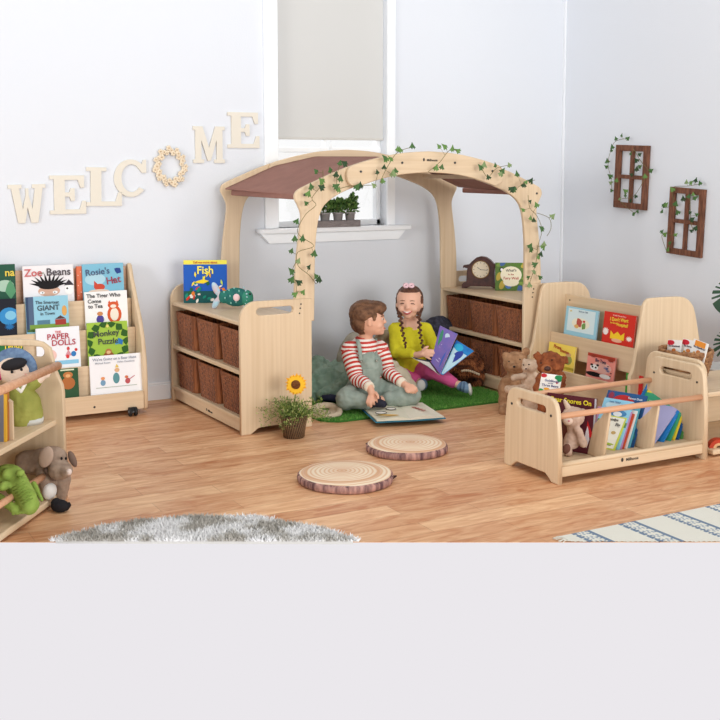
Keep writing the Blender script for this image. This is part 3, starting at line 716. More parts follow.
# ------------------------------------------------------------------ window sill planter
sl = empty('planter_tray', (0, 0, 0), label='grey wooden tray on the window sill under the small pots', cat='tray')
ax0 = at(318, 228, y=BW-.035).x-.05; ax1 = at(358, 228, y=BW-.035).x; yc = BW-.032
sl.location = ((ax0+ax1)/2, yc, WZ0+.0005); hw = (ax1-ax0)/2
GREYW = M((146, 138, 136), .8, .3, 60, c2=(118, 110, 110), mscale=20, stretch=(2, 20, 20))
b = MB(); b.box(-hw, hw, -.035, .035, 0, .006); b.box(-hw, hw, -.036, -.03, 0, .038, .001); b.box(-hw, hw, .03, .036, 0, .038, .001); b.box(-hw, -hw+.006, -.03, .03, 0, .038, .001); b.box(hw-.006, hw, -.03, .03, 0, .038, .001)
b.build('tray', GREYW, sl)
GR = [M((92, 128, 64), .6), M((130, 162, 90), .6), M((60, 92, 46), .6)]
def leafball(mb, c, r_, n_, s, seed, flat=1):
    rnd = random.Random(seed)
    for i in range(n_):
        while True:
            p = Vector((rnd.uniform(-1, 1), rnd.uniform(-1, 1), rnd.uniform(-1, 1)))
            if p.length < 1: break
        q = Vector(c)+Vector((p.x*r_[0], p.y*r_[1], p.z*r_[2]))
        d = (p+Vector((0, 0, .6))+Vector((rnd.uniform(-.5, .5), rnd.uniform(-.5, .5), rnd.uniform(-.3, .3)))).normalized()
        a = d.cross(Vector((rnd.uniform(-1, 1), rnd.uniform(-1, 1), rnd.uniform(-1, 1)))).normalized(); nn = d.cross(a)
        L_ = s*rnd.uniform(.7, 1.3); w_ = L_*.32*flat
        mb.add([q, q+d*L_*.5+a*w_+nn*.1*L_, q+d*L_, q+d*L_*.5-a*w_+nn*.1*L_], [(0, 1, 2, 3)], rnd.choice([0, 0, 1, 2]), True)
for k, px in enumerate((313.5, 325, 338, 350)):
    x = at(px, 220, y=yc).x; pt = empty('potted_plant', (x, yc, WZ0+.0075), label=('potted green plant on sill partly behind the arch post', 'small potted green plant on sill, just right of the arch post', 'small potted green plant, middle one of those clear of the post', 'small potted green plant at the right end of the sill tray')[k], cat='plant', group='little grey pots on the window sill')
    pt.scale = (1.12, 1.12, 1.12)
    b = MB(); b.lathe([(0, 0), (.020, 0), (.027, .062), (.030, .062), (.030, .070), (.025, .070), (.024, .055), (0, .055)], seg=18); b.build('pot', M((156, 152, 152), .8, .2, 90), pt)
    b = MB(); leafball(b, (0, 0, .10), (.04, .026, .038), 190, .022, k+5, 1.3)
    if k == 3: leafball(b, (.02, 0, .13), (.02, .02, .03), 60, .02, 44, 1.3)
    b.build('foliage', GR, pt)
    b = MB()
    for i in range(6): b.tube([(0, 0, .054), (.02*cos(i), .014*sin(i), .1)], .0013, seg=4)
    b.build('stems', STEM, pt)

# ------------------------------------------------------------------ clock and book on the right shelf unit
ck = at(481, 288, z=TS); ckD = (ck-Vector((0, 0, EYE))).dot(FW); sc_ = ckD/FPX
clk = empty('mantel_clock', ck+Vector((0, 0, .0005)), -YAW-R(12), 'dark wooden mantel clock with round cream dial on the right shelf unit', 'clock')
S = sc_
prof = [(-19, 0), (-19, 3.4), (-17.5, 5), (-14.5, 6), (-14, 16), (-13.5, 20), (-18, 21), (-17.5, 22.8), (-12, 23.5), (-9, 27), (-5, 30.5), (0, 32), (5, 31.2), (9.5, 28.5), (12.5, 25), (17, 24.2), (17.5, 22.3), (14, 21.5), (13.5, 16), (14, 6), (17, 5), (18.5, 3.4), (19, 0), (14, 0), (10, 2), (-10, 2), (-14, 0)]
DW = M((88, 48, 40), .4, .1, 40, c2=(62, 32, 28), mscale=30, spec=.5)
p = panel('case', [[(a*S, c*S) for a, c in prof]], .06, DW, clk, .003)
mold = [(a*S*.97, (c*S*.97)+.001) for a, c in prof if c > 20]; b = MB(); b.tube([(a, -.032, c) for a, c in mold], .0035, seg=6); b.build('moulding', DW, clk)
b = MB(); b.tube([(0, -.029, 19*S), (0, -.0315, 19*S)], 8.8*S, seg=28); b.build('dial', M((236, 224, 200), .5), clk)
b = MB(); b.tube([(8.7*S*cos(2*pi*i/32), -.032, 19*S+8.7*S*sin(2*pi*i/32)) for i in range(33)], .003, seg=6, cap=False); b.build('bezel', M((150, 112, 60), .3, metal=.7), clk)
b = MB()
for i in range(12):
    a = 2*pi*i/12; b.box(-.001, .001, -.0328, -.0316, 6.2*S, 7.6*S, mat=Matrix.Translation((0, 0, 19*S)) @ Matrix.Rotation(a, 4, 'Y'))
b.build('hour_marks', M(BLACK), clk)
for L_, a in ((4.2*S, -55), (6.6*S, 95)):
    b = MB(); b.box(-.0011, .0011, -.034, -.0332, -.004, L_, mat=Matrix.Translation((0, 0, 19*S)) @ Matrix.Rotation(R(a), 4, 'Y')); b.build('clock_hand', M(BLACK), clk)
b1 = at(495.5, 290, z=TS); b2 = at(526.5, 291.5, z=TS); dd = (b1-Vector((0, 0, EYE))).dot(FW)
rnd = random.Random(9)
wart = [('o', rnd.random(), rnd.random(), rnd.uniform(.15, .3), rnd.uniform(.1, .22), rnd.choice([(92, 130, 60), (130, 160, 80), (60, 92, 48), (190, 170, 80), (80, 110, 160)]), rnd.uniform(0, 90)) for i in range(22)]
wart += [('o', .2, .75, .14, .16, BLACK), ('o', .2, .75, .08, .1, WHITE), ('o', .42, .16, .2, .18, (90, 130, 190)), ('o', .5, .56, .68, .62, (238, 232, 206)), ('o', .5, .3, .5, .3, (238, 232, 206))]
book('picture_book', 'green woodland picture book with cream title cloud on right shelf unit', (at(526.5, 290, d=dd)-b1).length, at(497, 262, d=dd+.02).z-TS, (b1+b2)/2+Vector((0, 0, .0006)), -YAW-R(5), .1, color=(96, 126, 64), t=.01, art=wart,
     titles=[("What's", .5, .72, .13, (60, 50, 40), 4), ('in the', .5, .58, .09, (170, 70, 50)), ('Fairy Well', .5, .44, .13, (180, 70, 60))])

# ------------------------------------------------------------------ right display bookcase (faces -x)
rb = empty('display_bookcase', (3.90, 4.40, 0), label='maple sloping display bookcase with tall rounded side panels, right of the nook', cat='bookcase')
def RB(o): o.parent = rb; o.data.transform(Matrix.Translation(-rb.location)); return o
RBY0, RBY1 = 4.0, 4.818
sp = [(3.66, 0), (3.72, 0), (3.74, .02), (3.78, .028), (4.02, .028), (4.06, .02), (4.08, 0), (4.14, 0), (4.14, .32), (4.12, .42), (4.085, .56), (4.06, .61), (4.02, .64), (3.96, .652), (3.80, .654), (3.765, .648), (3.745, .625), (3.735, .59), (3.69, .34), (3.665, .28)]
sp = [(q.x, q.y) for q in smoothpts([(a, c, 0) for a, c in sp[8:]], 3)]
sp = [(3.66, 0), (3.72, 0), (3.74, .02), (3.78, .028), (4.02, .028), (4.06, .02), (4.08, 0), (4.14, 0)]+sp
for y in (RBY0+.011, RBY1-.011):
    p = panel('side_panel', [sp], .022, WZ, None, .005); p.location = (0, 0, 0); p.data.transform(Matrix.Translation((0, y, 0))); RB(p)
XB = [3.905, 3.815, 3.745, 3.69]
zb_top = at(600, 299.5, x=XB[0]).z
b = MB(); b.box(XB[0], XB[0]+.012, RBY0+.023, RBY1-.023, .10, zb_top, .003); RB(b.build('back_board', WY))
b = MB(); b.sphere((XB[0]-.0005, RBY1-.06, zb_top-.03), (.001, .005, .005), seg=8); RB(b.build('screw', SCREW))
rt = []
for k, (x, px, py) in enumerate(((XB[1], 600, 341), (XB[2], 605, 381), (XB[3], 610, 425))):
    z = at(px, py, x=x).z; rt.append(z)
    b = MB(); b.box(x-.010, x, RBY0+.023, RBY1-.023, max(.03, z-.13), z, .003); RB(b.build('tier_board', WY))
    b = MB(); b.box(x+.001, x+.05, RBY0+.023, RBY1-.023, z-.088, z-.078, .002); RB(b.build('ledge', WY))
def RBbook(name, label, TL, TR, tier, color, art=(), titles=(), lean=.12, **kw):
    x = (XB[1], XB[2], XB[3])[tier]+.010; zb = rt[tier]-.0775
    x += kw.pop('dx', 0)
    a = at(*TL, x=x+.022); c = at(*TR, x=x+.022); w_ = a.y-c.y; h_ = ((a.z+c.z)/2-zb)/cos(lean)
    art, titles = remap(art, titles, h_, .082)
    return book(name, label, w_, h_, (x, (a.y+c.y)/2, zb), -pi/2, lean, 0, color=color, art=art, titles=titles, group='picture books on the right display bookcase', **kw)
RBbook('picture_book', 'light blue picture book with pale oval drawing, top tier of right bookcase', (566, 305), (598, 312), 0, (158, 208, 226),
   [('r', .5, .52, .84, .84, (214, 234, 238)), ('o', .5, .42, .56, .42, (238, 236, 214)), ('l', .45, .45, .2, .4, (190, 90, 80), 35), ('l', .6, .35, .14, .3, (120, 160, 90), -30), ('o', .38, .3, .14, .14, (226, 180, 110)), ('s', .16, .84, .1, .08, (220, 200, 120)), ('o', .6, .52, .08, .08, (200, 60, 60))],
   [('The Snow Child', .55, .87, .06, (110, 130, 150))])
RBbook('picture_book', 'bright red picture book with a yellow crown, top tier of right bookcase', (604, 311.3), (635.5, 316), 0, (212, 52, 40),
   [('c', .48, .26, .44, .24, (246, 206, 50)), ('r', .48, .15, .44, .08, (246, 206, 50)), ('o', .1, .3, .16, .2, (245, 235, 230)), ('s', .1, .34, .24, .26, (245, 235, 230)), ('s', .86, .2, .22, .2, (248, 236, 228)), ('o', .48, .07, .34, .12, (236, 180, 150))],
   [('A Little Princess Story', .5, .91, .055, (250, 200, 190)), ("I Don't Want", .5, .78, .125, (250, 226, 70), 2), ('to Go to', .34, .65, .07, (250, 226, 70)), ('Hospital!', .62, .62, .115, (250, 226, 70))])
RBbook('picture_book', 'pale yellow picture book with blue spine, right end of the top tier', (641.5, 320.5), (651, 323), 0, (238, 226, 160), [('r', .09, .5, .22, 1, (60, 132, 192)), ('o', .6, .6, .3, .2, (120, 160, 120))], [('Cats', .6, .8, .1, (70, 60, 60)), ('and', .55, .5, .08, (160, 60, 60))], t=.012)
RBbook('picture_book', 'yellow picture book with red lettering behind the reddish brown bear', (549, 342), (575.5, 347), 1, (244, 218, 98),
   [('o', .76, .4, .3, .4, (150, 160, 90)), ('o', .76, .62, .2, .18, (210, 170, 120)), ('o', .34, .3, .26, .3, (210, 90, 50)), ('r', .5, .05, 1, .1, (190, 170, 60))],
   [('Pirate', .34, .84, .15, (176, 44, 36), -4), ('Beasties', .62, .72, .13, (176, 44, 36), -4)])
RBbook('picture_book', 'salmon pink picture book with a black and white panda, middle tier of right bookcase', (588, 352), (615.5, 358.5), 1, (236, 150, 138),
   [('r', .5, .93, 1, .14, (176, 66, 48)), ('s', .2, .9, .3, .2, (150, 60, 44)), ('s', .85, .86, .3, .24, (150, 60, 44)), ('o', .55, .45, .7, .5, (240, 190, 180)), ('o', .28, .4, .3, .26, WHITE), ('o', .18, .5, .1, .1, BLACK), ('o', .4, .52, .1, .1, BLACK), ('o', .22, .41, .07, .08, BLACK), ('o', .34, .4, .07, .08, BLACK), ('o', .3, .1, .6, .2, BLACK), ('o', .7, .1, .4, .2, WHITE), ('o', .9, .3, .05, .05, BLACK), ('o', .88, .16, .05, .05, BLACK)],
   [('Big Tots', .5, .72, .15, (44, 50, 84), -3), ('and', .78, .58, .06, (80, 60, 90)), ('Little', .72, .48, .1, (60, 110, 170)), ('Tots', .78, .38, .1, (60, 110, 170))])
RBbook('picture_book', 'small green and red picture book on the lowest tier behind the rear rail', (626.5, 373), (643, 376), 2, (204, 44, 42), [('r', .25, .7, .5, .6, (70, 150, 64)), ('o', .4, .6, .4, .3, (240, 236, 224)), ('o', .4, .62, .2, .2, (60, 40, 30))], lean=.06, t=.006)

# ------------------------------------------------------------------ book box (front right)
BX0, BX1, BY0, BY1 = 2.80, 3.635, 3.462, 3.84
bx = empty('book_box', (BX0, BY0, 0), label='low maple book box with dowel rails, nearest the camera on the right', cat='book box')
def BXp(o): o.parent = bx; o.data.transform(Matrix.Translation(-bx.location)); return o
def boxend(h_, x, D0=BY0, D1=BY1, nm='end_panel', par=None):
    D = D1-D0
    L_ = [(0, 0), (.05, 0), (.065, .014), (.09, .03), (D-.09, .03), (D-.065, .014), (D-.05, 0), (D, 0), (D-.004, h_*.55), (D-.018, h_-.05)]+arc(D-.075, h_-.055, .055, .055, 20, 90, 5)+arc(.075, h_-.055, .055, .055, 90, 160, 5)+[(.018, h_-.05), (.004, h_*.55)]
    p = panel(nm, [L_, slot(D*.24, D*.76, h_-.075, h_-.042)], .022, WZ, None, .005)
    p.data.transform(Matrix.Translation((x, D0, 0)) @ Matrix.Rotation(pi/2, 4, 'Z')); p.data.transform(Matrix.Identity(4))
    return p
BXp(boxend(.352, BX0+.011)); BXp(boxend(.418, BX1-.011))
PINKD = wood('x', (222, 172, 136), (206, 152, 116))
for y, z in ((BY0+.03, .278), (BY1-.03, .300)):
    b = MB(); b.tube([(BX0+.0225, y, z), (BX1-.0225, y, z)], .0125, seg=14); BXp(b.build('rail', PINKD))
b = MB(); b.box(BX0+.0225, BX1-.0225, BY0+.008, BY0+.024, .028, .070, .004); BXp(b.build('front_board', WX))
b = MB(); b.tube([(BX0+.0225, BY0+.020, .077), (BX1-.0225, BY0+.020, .077)], .0115, seg=12); BXp(b.build('lower_rail', WX))
b = MB(); b.box(BX0+.0225, BX1-.0225, BY1-.024, BY1-.008, .028, .16, .004); BXp(b.build('rear_board', WX))
b = MB(); b.box(BX0+.0225, BX1-.0225, BY0+.025, BY1-.025, .055, .067, .002); BXp(b.build('base', WX))
b = MB(); addmesh(b, text_mesh('Millhouse', .018, .0003), (BX0+.40, BY0+.0075, .058)); b.sphere((BX0+.345, BY0+.0075, .060), (.007, .0006, .009), seg=8); BXp(b.build('logo', LOGO))
b = MB()
for dy in (.055, BY1-BY0-.055):
    b.tube([(BX0+.001, BY0+dy, .278), (BX0-.002, BY0+dy, .278)], .006, seg=8)
    b.tube([(BX1-.0215, BY0+dy, .34), (BX1-.0245, BY0+dy, .34)], .005, seg=8)
BXp(b.build('screws', SCREW))
# sloping dividers
def divider(xb, lean=.16):
    D = BY1-BY0-.056
    L_ = [(0, 0), (D, 0), (D, .09), (.10, .12), (.05, .17)]+arc(.018, .19, .018, .018, 20, 180, 5)
    p = panel('divider', [L_], .012, WZ, None, .003)
    p.data.transform(Matrix.Translation((xb, BY0+.028, .0675)) @ Matrix.Rotation(lean, 4, 'Y') @ Matrix.Rotation(pi/2, 4, 'Z')); BXp(p)
divider(BX0+.262); divider(BX0+.535)
def BXbook(label, TL, TR, BR, color, art=(), titles=(), t=.007, beta=72, w_=None):
    """book in the box located by three visible corners; beta = heading of its lower edge"""
    be = R(beta); d = Vector((cos(be), -sin(be), 0)); nv = Vector((sin(be), cos(be), 0)); o_ = Vector((0, 0, EYE))
    P = at(*BR, z=.0685); r_ = ray(*TR); T = o_+r_*((P-o_).dot(d)/r_.dot(d)); v = T-P; h_ = v.length; lean = math.atan2(v.dot(nv), v.z)
    if w_ is None:
        n_ = nv*cos(lean)-Vector((0, 0, 1))*sin(lean); r2 = ray(*TL); q = o_+r2*((P-o_).dot(n_)/r2.dot(n_)); w_ = (T-q).dot(d)
    return book('picture_book', label, w_, h_, P-d*(w_/2), -be, lean, 0, color=color, art=art, titles=titles, t=t, group='picture books in the book box')
BXbook('maroon picture book with big yellow lettering, left section of the book box', (547.5, 391), (596.5, 399), (593, 455), (92, 36, 46),
    [('o', .15, .45, .4, .5, (70, 26, 40)), ('t', .88, .45, .16, .3, (196, 40, 44), 10), ('l', .86, .3, .1, .4, (226, 220, 224)), ('o', .5, .3, .5, .4, (110, 60, 50)), ('r', .985, .5, .03, 1, (190, 190, 200))],
    [('Bear Snores On', .5, .90, .122, (250, 232, 60), 0, 1)], t=.012, beta=64)
BXbook('blue picture book with red sun shape, rear of the middle section', (609, 387.5), (647.5, 396), (633, 447.6), (44, 86, 136), [('o', .45, .78, .6, .34, (190, 50, 50)), ('o', .45, .72, .36, .22, (52, 96, 150)), ('s', .12, .9, .2, .2, (150, 60, 80)), ('o', .8, .7, .3, .12, (36, 60, 110)), ('o', .9, .4, .12, .16, (90, 160, 190)), ('o', .92, .2, .1, .14, (60, 140, 120))], [('Farmer Duck', .74, .9, .055, (220, 230, 240))])
for i, (TR, BR, c, lab) in enumerate((((640.5, 407), (629.5, 448.2), (96, 170, 190), 'thin teal picture book'), ((637.5, 411), (626.5, 448.6), (236, 236, 230), 'thin white picture book'), ((634.5, 414), (623.5, 449.1), (210, 90, 60), 'thin orange red picture book'), ((632, 412), (621, 449.5), (200, 150, 190), 'thin lilac picture book'))):
    BXbook(lab+' seen by its edge in the middle section', None, TR, BR, c, t=.0055, w_=.17)
BXbook('sky blue picture book standing in the middle section of the book box', (605.5, 395.5), (634, 402), (618.5, 449.9), (148, 206, 232), [('o', .4, .86, .6, .16, (196, 228, 240)), ('o', .5, .72, .8, .16, (80, 140, 190)), ('o', .6, .7, .3, .1, (230, 236, 240)), ('r', .5, .5, 1, .1, (110, 150, 90))], [('Little Cloud', .4, .93, .05, (60, 100, 150))])
BXbook('cream picture book with green border and brown rabbit, front of the middle section', (604.5, 412), (627, 418), (614, 450.6), (206, 214, 90),
    [('r', .5, .5, .88, .92, (244, 242, 226)), ('o', .32, .5, .26, .3, (190, 124, 84)), ('l', .26, .68, .1, .2, (190, 124, 84), 10), ('l', .40, .66, .1, .18, (190, 124, 84), -10), ('o', .7, .5, .2, .1, (200, 170, 110)), ('o', .5, .16, .8, .07, (170, 196, 70)), ('r', .5, .12, .6, .02, (120, 130, 120))],
    [('Grandpa', .45, .88, .11, (70, 60, 60)), ('Fig', .76, .74, .13, (60, 60, 60))])
for TL, TR, BR, c, lab, nm in (((657, 372), (697, 379), (682, 439.2), (90, 150, 80), 'grass green picture book rearmost in the right section', 'rear'), ((657, 371), (696, 381.5), (678, 439.8), (34, 92, 150), 'dark blue picture book near the right end panel', 'dark'),
     ((655, 369.5), (695, 378.5), (674, 440.4), (236, 210, 60), 'yellow edged picture book behind the green one, right section', 'yellow'), ((654.5, 371.5), (694, 381.5), (670, 441.1), (60, 160, 120), 'green picture book with dark photo, third in the right section', 'green'),
     ((650, 378.5), (690.5, 391), (663, 442.2), (40, 128, 198), 'bright blue picture book, second in the right section', 'blue'), ((645.5, 388.5), (683, 401), (654, 443.6), (170, 170, 212), 'lilac grey picture book with yellow moon, front of the right section', 'moon')):
    art = {'moon': [('o', .62, .36, .22, .16, (236, 224, 150)), ('o', .62, .36, .1, .08, (222, 190, 90)), ('o', .4, .6, .5, .3, (186, 184, 222)), ('o', .3, .1, .2, .16, (214, 90, 70)), ('o', .45, .06, .3, .08, (236, 236, 244)), ('o', .8, .12, .3, .14, (100, 100, 130))],
           'blue': [('o', .12+.2*k, .95, .18, .1, c_) for k, c_ in enumerate([(30, 70, 130), (236, 200, 60), (90, 180, 90), (30, 70, 130), (220, 120, 60)])],
           'green': [('r', .72, .9, .5, .16, (70, 56, 46)), ('l', .74, .9, .04, .26, (236, 236, 230), 60), ('o', .1, .9, .14, .1, (220, 60, 50)), ('r', .3, .9, .3, .14, (40, 120, 110))], 'yellow': [('r', .5, .97, 1, .05, (240, 226, 70))]}.get(nm, [])
    tt = {'moon': [('Aliens Love', .4, .9, .09, (236, 232, 200))], 'blue': [('Happy Days', .5, .91, .07, (240, 220, 80))], 'green': [('Farms', .3, .9, .06, (230, 240, 200))]}.get(nm, [])
    BXbook(lab, TL, TR, BR, c, art, tt, beta=76)

# ------------------------------------------------------------------ low shelf unit behind (right edge)
lx = empty('low_shelf_unit', (3.70, 3.5, 0), label='low maple two shelf unit at the right edge carrying the rope basket', cat='shelf unit')
LY0, LY1 = 3.50, 3.90
def LXp(o): o.parent = lx; o.data.transform(Matrix.Translation(-lx.location)); return o
LXp(boxend(.43, 3.665, LY0, LY1)); LXp(boxend(.43, 4.60, LY0, LY1))
b = MB(); b.box(3.677, 4.588, LY0+.01, LY1-.01, .265, .287, .004); LXp(b.build('top_shelf', WX))
b = MB(); b.box(3.677, 4.588, LY0-.03, LY1-.01, .012, .034, .004); LXp(b.build('shelf', WX))
b = MB(); b.box(3.677, 4.588, LY1-.03, LY1-.012, .035, .16, .003); LXp(b.build('back_board', WX))
# rope basket
bc = Vector((3.80, 3.775, .2878)); rk = empty('rope_basket', bc, label='brown woven rope basket on the low shelf unit at right', cat='basket')
ROPE = M((172, 126, 84), .7, .5, 160, c2=(116, 76, 50), mscale=70)
b = MB()
for k in range(11):
    rr = .075+.03*(k/10)**.8; z = .009+k*.0125
    b.tube([((rr+.0025*sin(q*2.3+k))*1.08*cos(2*pi*q/36), (rr+.0025*sin(q*2.3+k))*1.2*sin(2*pi*q/36), z) for q in range(37)], .0078, seg=7, cap=False)
b.lathe([(0, .003), (.07, .003), (.07, .009), (0, .009)], ex=1.08, ey=1.2)
b.build('body', ROPE, rk)
b = MB()
for s in (0, pi):
    b.tube([(.105*1.08*cos(2*pi*q/36), .105*1.2*sin(2*pi*q/36), .142+.006*sin(q*.9*2+s)) for q in range(37)], .0075, seg=7, cap=False)
b.build('rim', ROPE, rk)
for k, (dx, dy, c, sz, lab) in enumerate(((-.02, .055, (200, 40, 60), .085, 'white story card with red label at the left of the rope basket'), (.0, -.005, (206, 44, 60), .088, 'white story card with red label at the middle of the rope basket'), (-.015, -.07, (236, 150, 60), .092, 'white story card with orange top at the right of the rope basket'))):
    w_, h_ = sz*1.15, .175+.008*k
    cd = empty('story_card', bc+Vector((dx-.02, dy, .012)), label=lab, cat='card', group='story cards in the rope basket', rot=(Matrix.Rotation(-pi/2-.1, 3, 'Z') @ Matrix.Rotation(-.2, 3, 'X') @ Matrix.Rotation(-.1+.1*k, 3, 'Y')).to_euler())
    b = MB(); b.box(-w_/2, w_/2, 0, .003, 0, h_, .0008); b.build('card', M((246, 244, 240), .5), cd)
    mb, ms = cover_art([('o' if k < 2 else 'r', .2 if k < 2 else .5, .92, .6 if k < 2 else .7, .14, c), ('o', .5, .72, .3, .1, (214, 130, 70)), ('o', .8, .66, .2, .06, (60, 50, 60)), ('s', .25, .68, .2, .08, (230, 170, 60))], w_, h_); mb.build('print', ms, cd)
    b = MB(); addmesh(b, text_mesh(('The Gingerbread', 'The Enormous', 'The Gingerbread')[k], .012), (0, -.0016, h_*.83)); b.build('title', M((60, 50, 70)), cd)
# red toy on the low shelf
tp = at(718, 447, z=.0345); ty = empty('wooden_toy', tp, -YAW, 'red and orange wooden arch toy on the lower shelf at right edge', 'toy')
b = MB(); b.prism([(.045*cos(R(a)), .04*sin(R(a))) for a in range(0, 181, 15)]+[(.027*cos(R(a)), .024*sin(R(a))) for a in range(180, -1, -15)], -.02, .02); b.build('outer_arch', M((190, 62, 34), .5), ty)
b = MB(); b.prism([(.0265*cos(R(a)), .0235*sin(R(a))) for a in range(0, 181, 15)]+[(.014*cos(R(a)), .012*sin(R(a))) for a in range(180, -1, -15)], -.018, .018); b.build('inner_arch', M((224, 178, 130), .5), ty)

# ------------------------------------------------------------------ monstera at the right edge
mp_ = Vector((4.42, 3.72, 0))
mt = empty('monstera_plant', (4.47, 4.15, 0), label='potted monstera with dark green split leaves at the right edge', cat='plant')
b = MB(); b.lathe([(0, 0), (.09, 0), (.12, .22), (.125, .22), (.125, .235), (.112, .235), (.108, .2), (0, .2)], seg=24); b.build('pot', M((222, 220, 216), .6), mt)
MG = M((36, 74, 44), .35, c2=(28, 60, 40), mscale=14, spec=.5); MS = M((72, 104, 58), .5)
def monstera(c, s, nrm, roll):
    pts = []; n_ = Vector(nrm).normalized(); a = n_.cross(Vector((0, 0, 1))).normalized(); u = a.cross(n_)
    ca, sa = cos(roll), sin(roll); A_ = a*ca+u*sa; U_ = u*ca-a*sa
    mb = MB(); top = []; mid = []
    N_ = 64
    for i in range(N_):
        th = 2*pi*i/N_; r_ = s*(.5+.12*cos(th))*(1-.10*abs(sin(th)))
        k = (th/(2*pi)*18) % 1
        if .6 < th < 2*pi-.6 and k < .28: r_ *= .48
        x_ = r_*sin(th)*1.02; z_ = -r_*cos(th)
        pts.append(Vector(c)+A_*x_+U_*z_-n_*(x_*x_+z_*z_)/s*.35)
    o = len(pts); mb.add([Vector(c)]+pts, [(0, 1+i, 1+(i+1) % N_) for i in range(N_)], 0, True)
    return mb
for k, (px, py, s, roll) in enumerate(((732, 292, .20, .3), (730, 341, .19, -.3), (752, 250, .2, .8), (770, 320, .2, 1.4), (765, 215, .17, .2))):
    c = at(px, py, x=4.40)-mt.location
    lf = monstera(c, s, (-.75, -.6, .45), roll).build('leaf', MG, mt)
    b = MB(); b.tube(smoothpts([(0, 0, .2), (c.x*.3, c.y*.3, c.z*.7), tuple(c+Vector((.004, .004, -.006)))], 6), .004, seg=6); b.build('leaf_stalk', MS, mt)

# ------------------------------------------------------------------ rugs
def clipped(x, y, o=.024): return x*FW.x+y*FW.y > CUT-o
def tufts(mb, inside, n_, z, h_, wd, bb, nm, seed, lean=.5, mi=None):
    rnd = random.Random(seed)
    for i in range(n_):
        x, y = rnd.uniform(bb[0], bb[1]), rnd.uniform(bb[2], bb[3])
        if not inside(x, y): continue
        a = rnd.uniform(0, 2*pi); w_ = wd*rnd.uniform(.6, 1.3); hh = h_*rnd.uniform(.6, 1.3)
        tx, ty_ = rnd.uniform(-lean, lean)*hh, rnd.uniform(-lean, lean)*hh
        m = mi(x, y, rnd) if mi else rnd.randrange(nm)
        mb.add([(x-w_*cos(a), y-w_*sin(a), z), (x+w_*cos(a), y+w_*sin(a), z), (x+tx, y+ty_, z+hh)], [(0, 1, 2)], m)
# grass mat
GX0, GX1, GY0, GY1 = 2.44, 3.63, 4.86, 5.70
ga = empty('grass_mat', ((GX0+GX1)/2, (GY0+GY1)/2, 0), label='green artificial grass mat under the children in the reading nook', cat='mat')
def gin(x, y):
    if not (GX0 < x < GX1 and GY0 < y < GY1): return False
    rc = .12; dx = max(GX0+rc-x, 0, x-(GX1-rc)); dy = max(GY0+rc-y, 0, y-(GY1-rc)); return dx*dx+dy*dy < rc*rc
def rr(x0, x1, y0, y1, r_): return arc(x1-r_, y1-r_, r_, r_, 0, 90)+arc(x0+r_, y1-r_, r_, r_, 90, 180)+arc(x0+r_, y0+r_, r_, r_, 180, 270)+arc(x1-r_, y0+r_, r_, r_, 270, 360)
lpts = rr(GX0, GX1, GY0, GY1, .12); b = MB(); n = len(lpts)
b.add([(x, y, z) for z in (.0005, .010) for x, y in lpts], [tuple(range(n)), tuple(range(n, 2*n))]+[(i, (i+1) % n, n+(i+1) % n, n+i) for i in range(n)])
o = b.build('backing', M((60, 116, 46), .9), ga); o.data.transform(Matrix.Translation(-ga.location))
b = MB(); tufts(b, gin, 60000, .009, .011, .0024, (GX0, GX1, GY0, GY1), 4, 3)
o = b.build('pile', [M((96, 160, 66), .85), M((114, 178, 78), .85), M((80, 144, 58), .85), M((130, 176, 88), .85)], ga); o.data.transform(Matrix.Translation(-ga.location)); o['kind'] = 'stuff'
# fluffy grey rug
apx = at(213, 515, z=.02); RC = Vector((apx.x, apx.y, 0))-FW*.67; RR = .67
fg = empty('fluffy_rug', (RC.x, RC.y, 0), label='round fluffy grey and white rug at the front left edge', cat='rug')
def rin(x, y):
    dx, dy = x-RC.x, y-RC.y; a = math.atan2(dy, dx); return dx*dx+dy*dy < (RR*(1+.012*sin(9*a)+.01*sin(17*a)))**2 and clipped(x, y, .030)
b = MB(); rp = []
for i in range(181):
    a = 2*pi*i/180; x, y = RC.x+RR*.985*cos(a), RC.y+RR*.985*sin(a)
    if clipped(x, y, .03): rp.append((x, y, a))
rp.sort(key=lambda p: (Vector((p[0], p[1], 0))-RC).dot(RT)); rp = [(p[0], p[1]) for p in rp]; n = len(rp)
# close along the edge of the set
e0 = Vector((rp[0][0], rp[0][1], 0)); e1 = Vector((rp[-1][0], rp[-1][1], 0))
b.add([(x, y, z) for z in (.0005, .014) for x, y in rp], [tuple(range(n)), tuple(range(n, 2*n))]+[(i, (i+1) % n, n+(i+1) % n, n+i) for i in range(n)])
o = b.build('backing', M((206, 204, 200), .95), fg); o.data.transform(Matrix.Translation(-fg.location))
def rmi(x, y, rnd):
    v = noise.noise(Vector((x*7, y*7, 3)))+.35*noise.noise(Vector((x*22, y*22, 1)))+rnd.uniform(-.12, .12)
    return 0 if v > .02 else (1 if v > -.16 else 2)
b = MB(); tufts(b, rin, 130000, .012, .015, .0042, (RC.x-RR, RC.x+RR, RC.y-RR, RC.y+RR), 3, 8, .9, rmi)
o = b.build('pile', [M((240, 240, 240), .95), M((222, 221, 218), .95), M((190, 186, 178), .95)], fg); o.data.transform(Matrix.Translation(-fg.location)); o['kind'] = 'stuff'
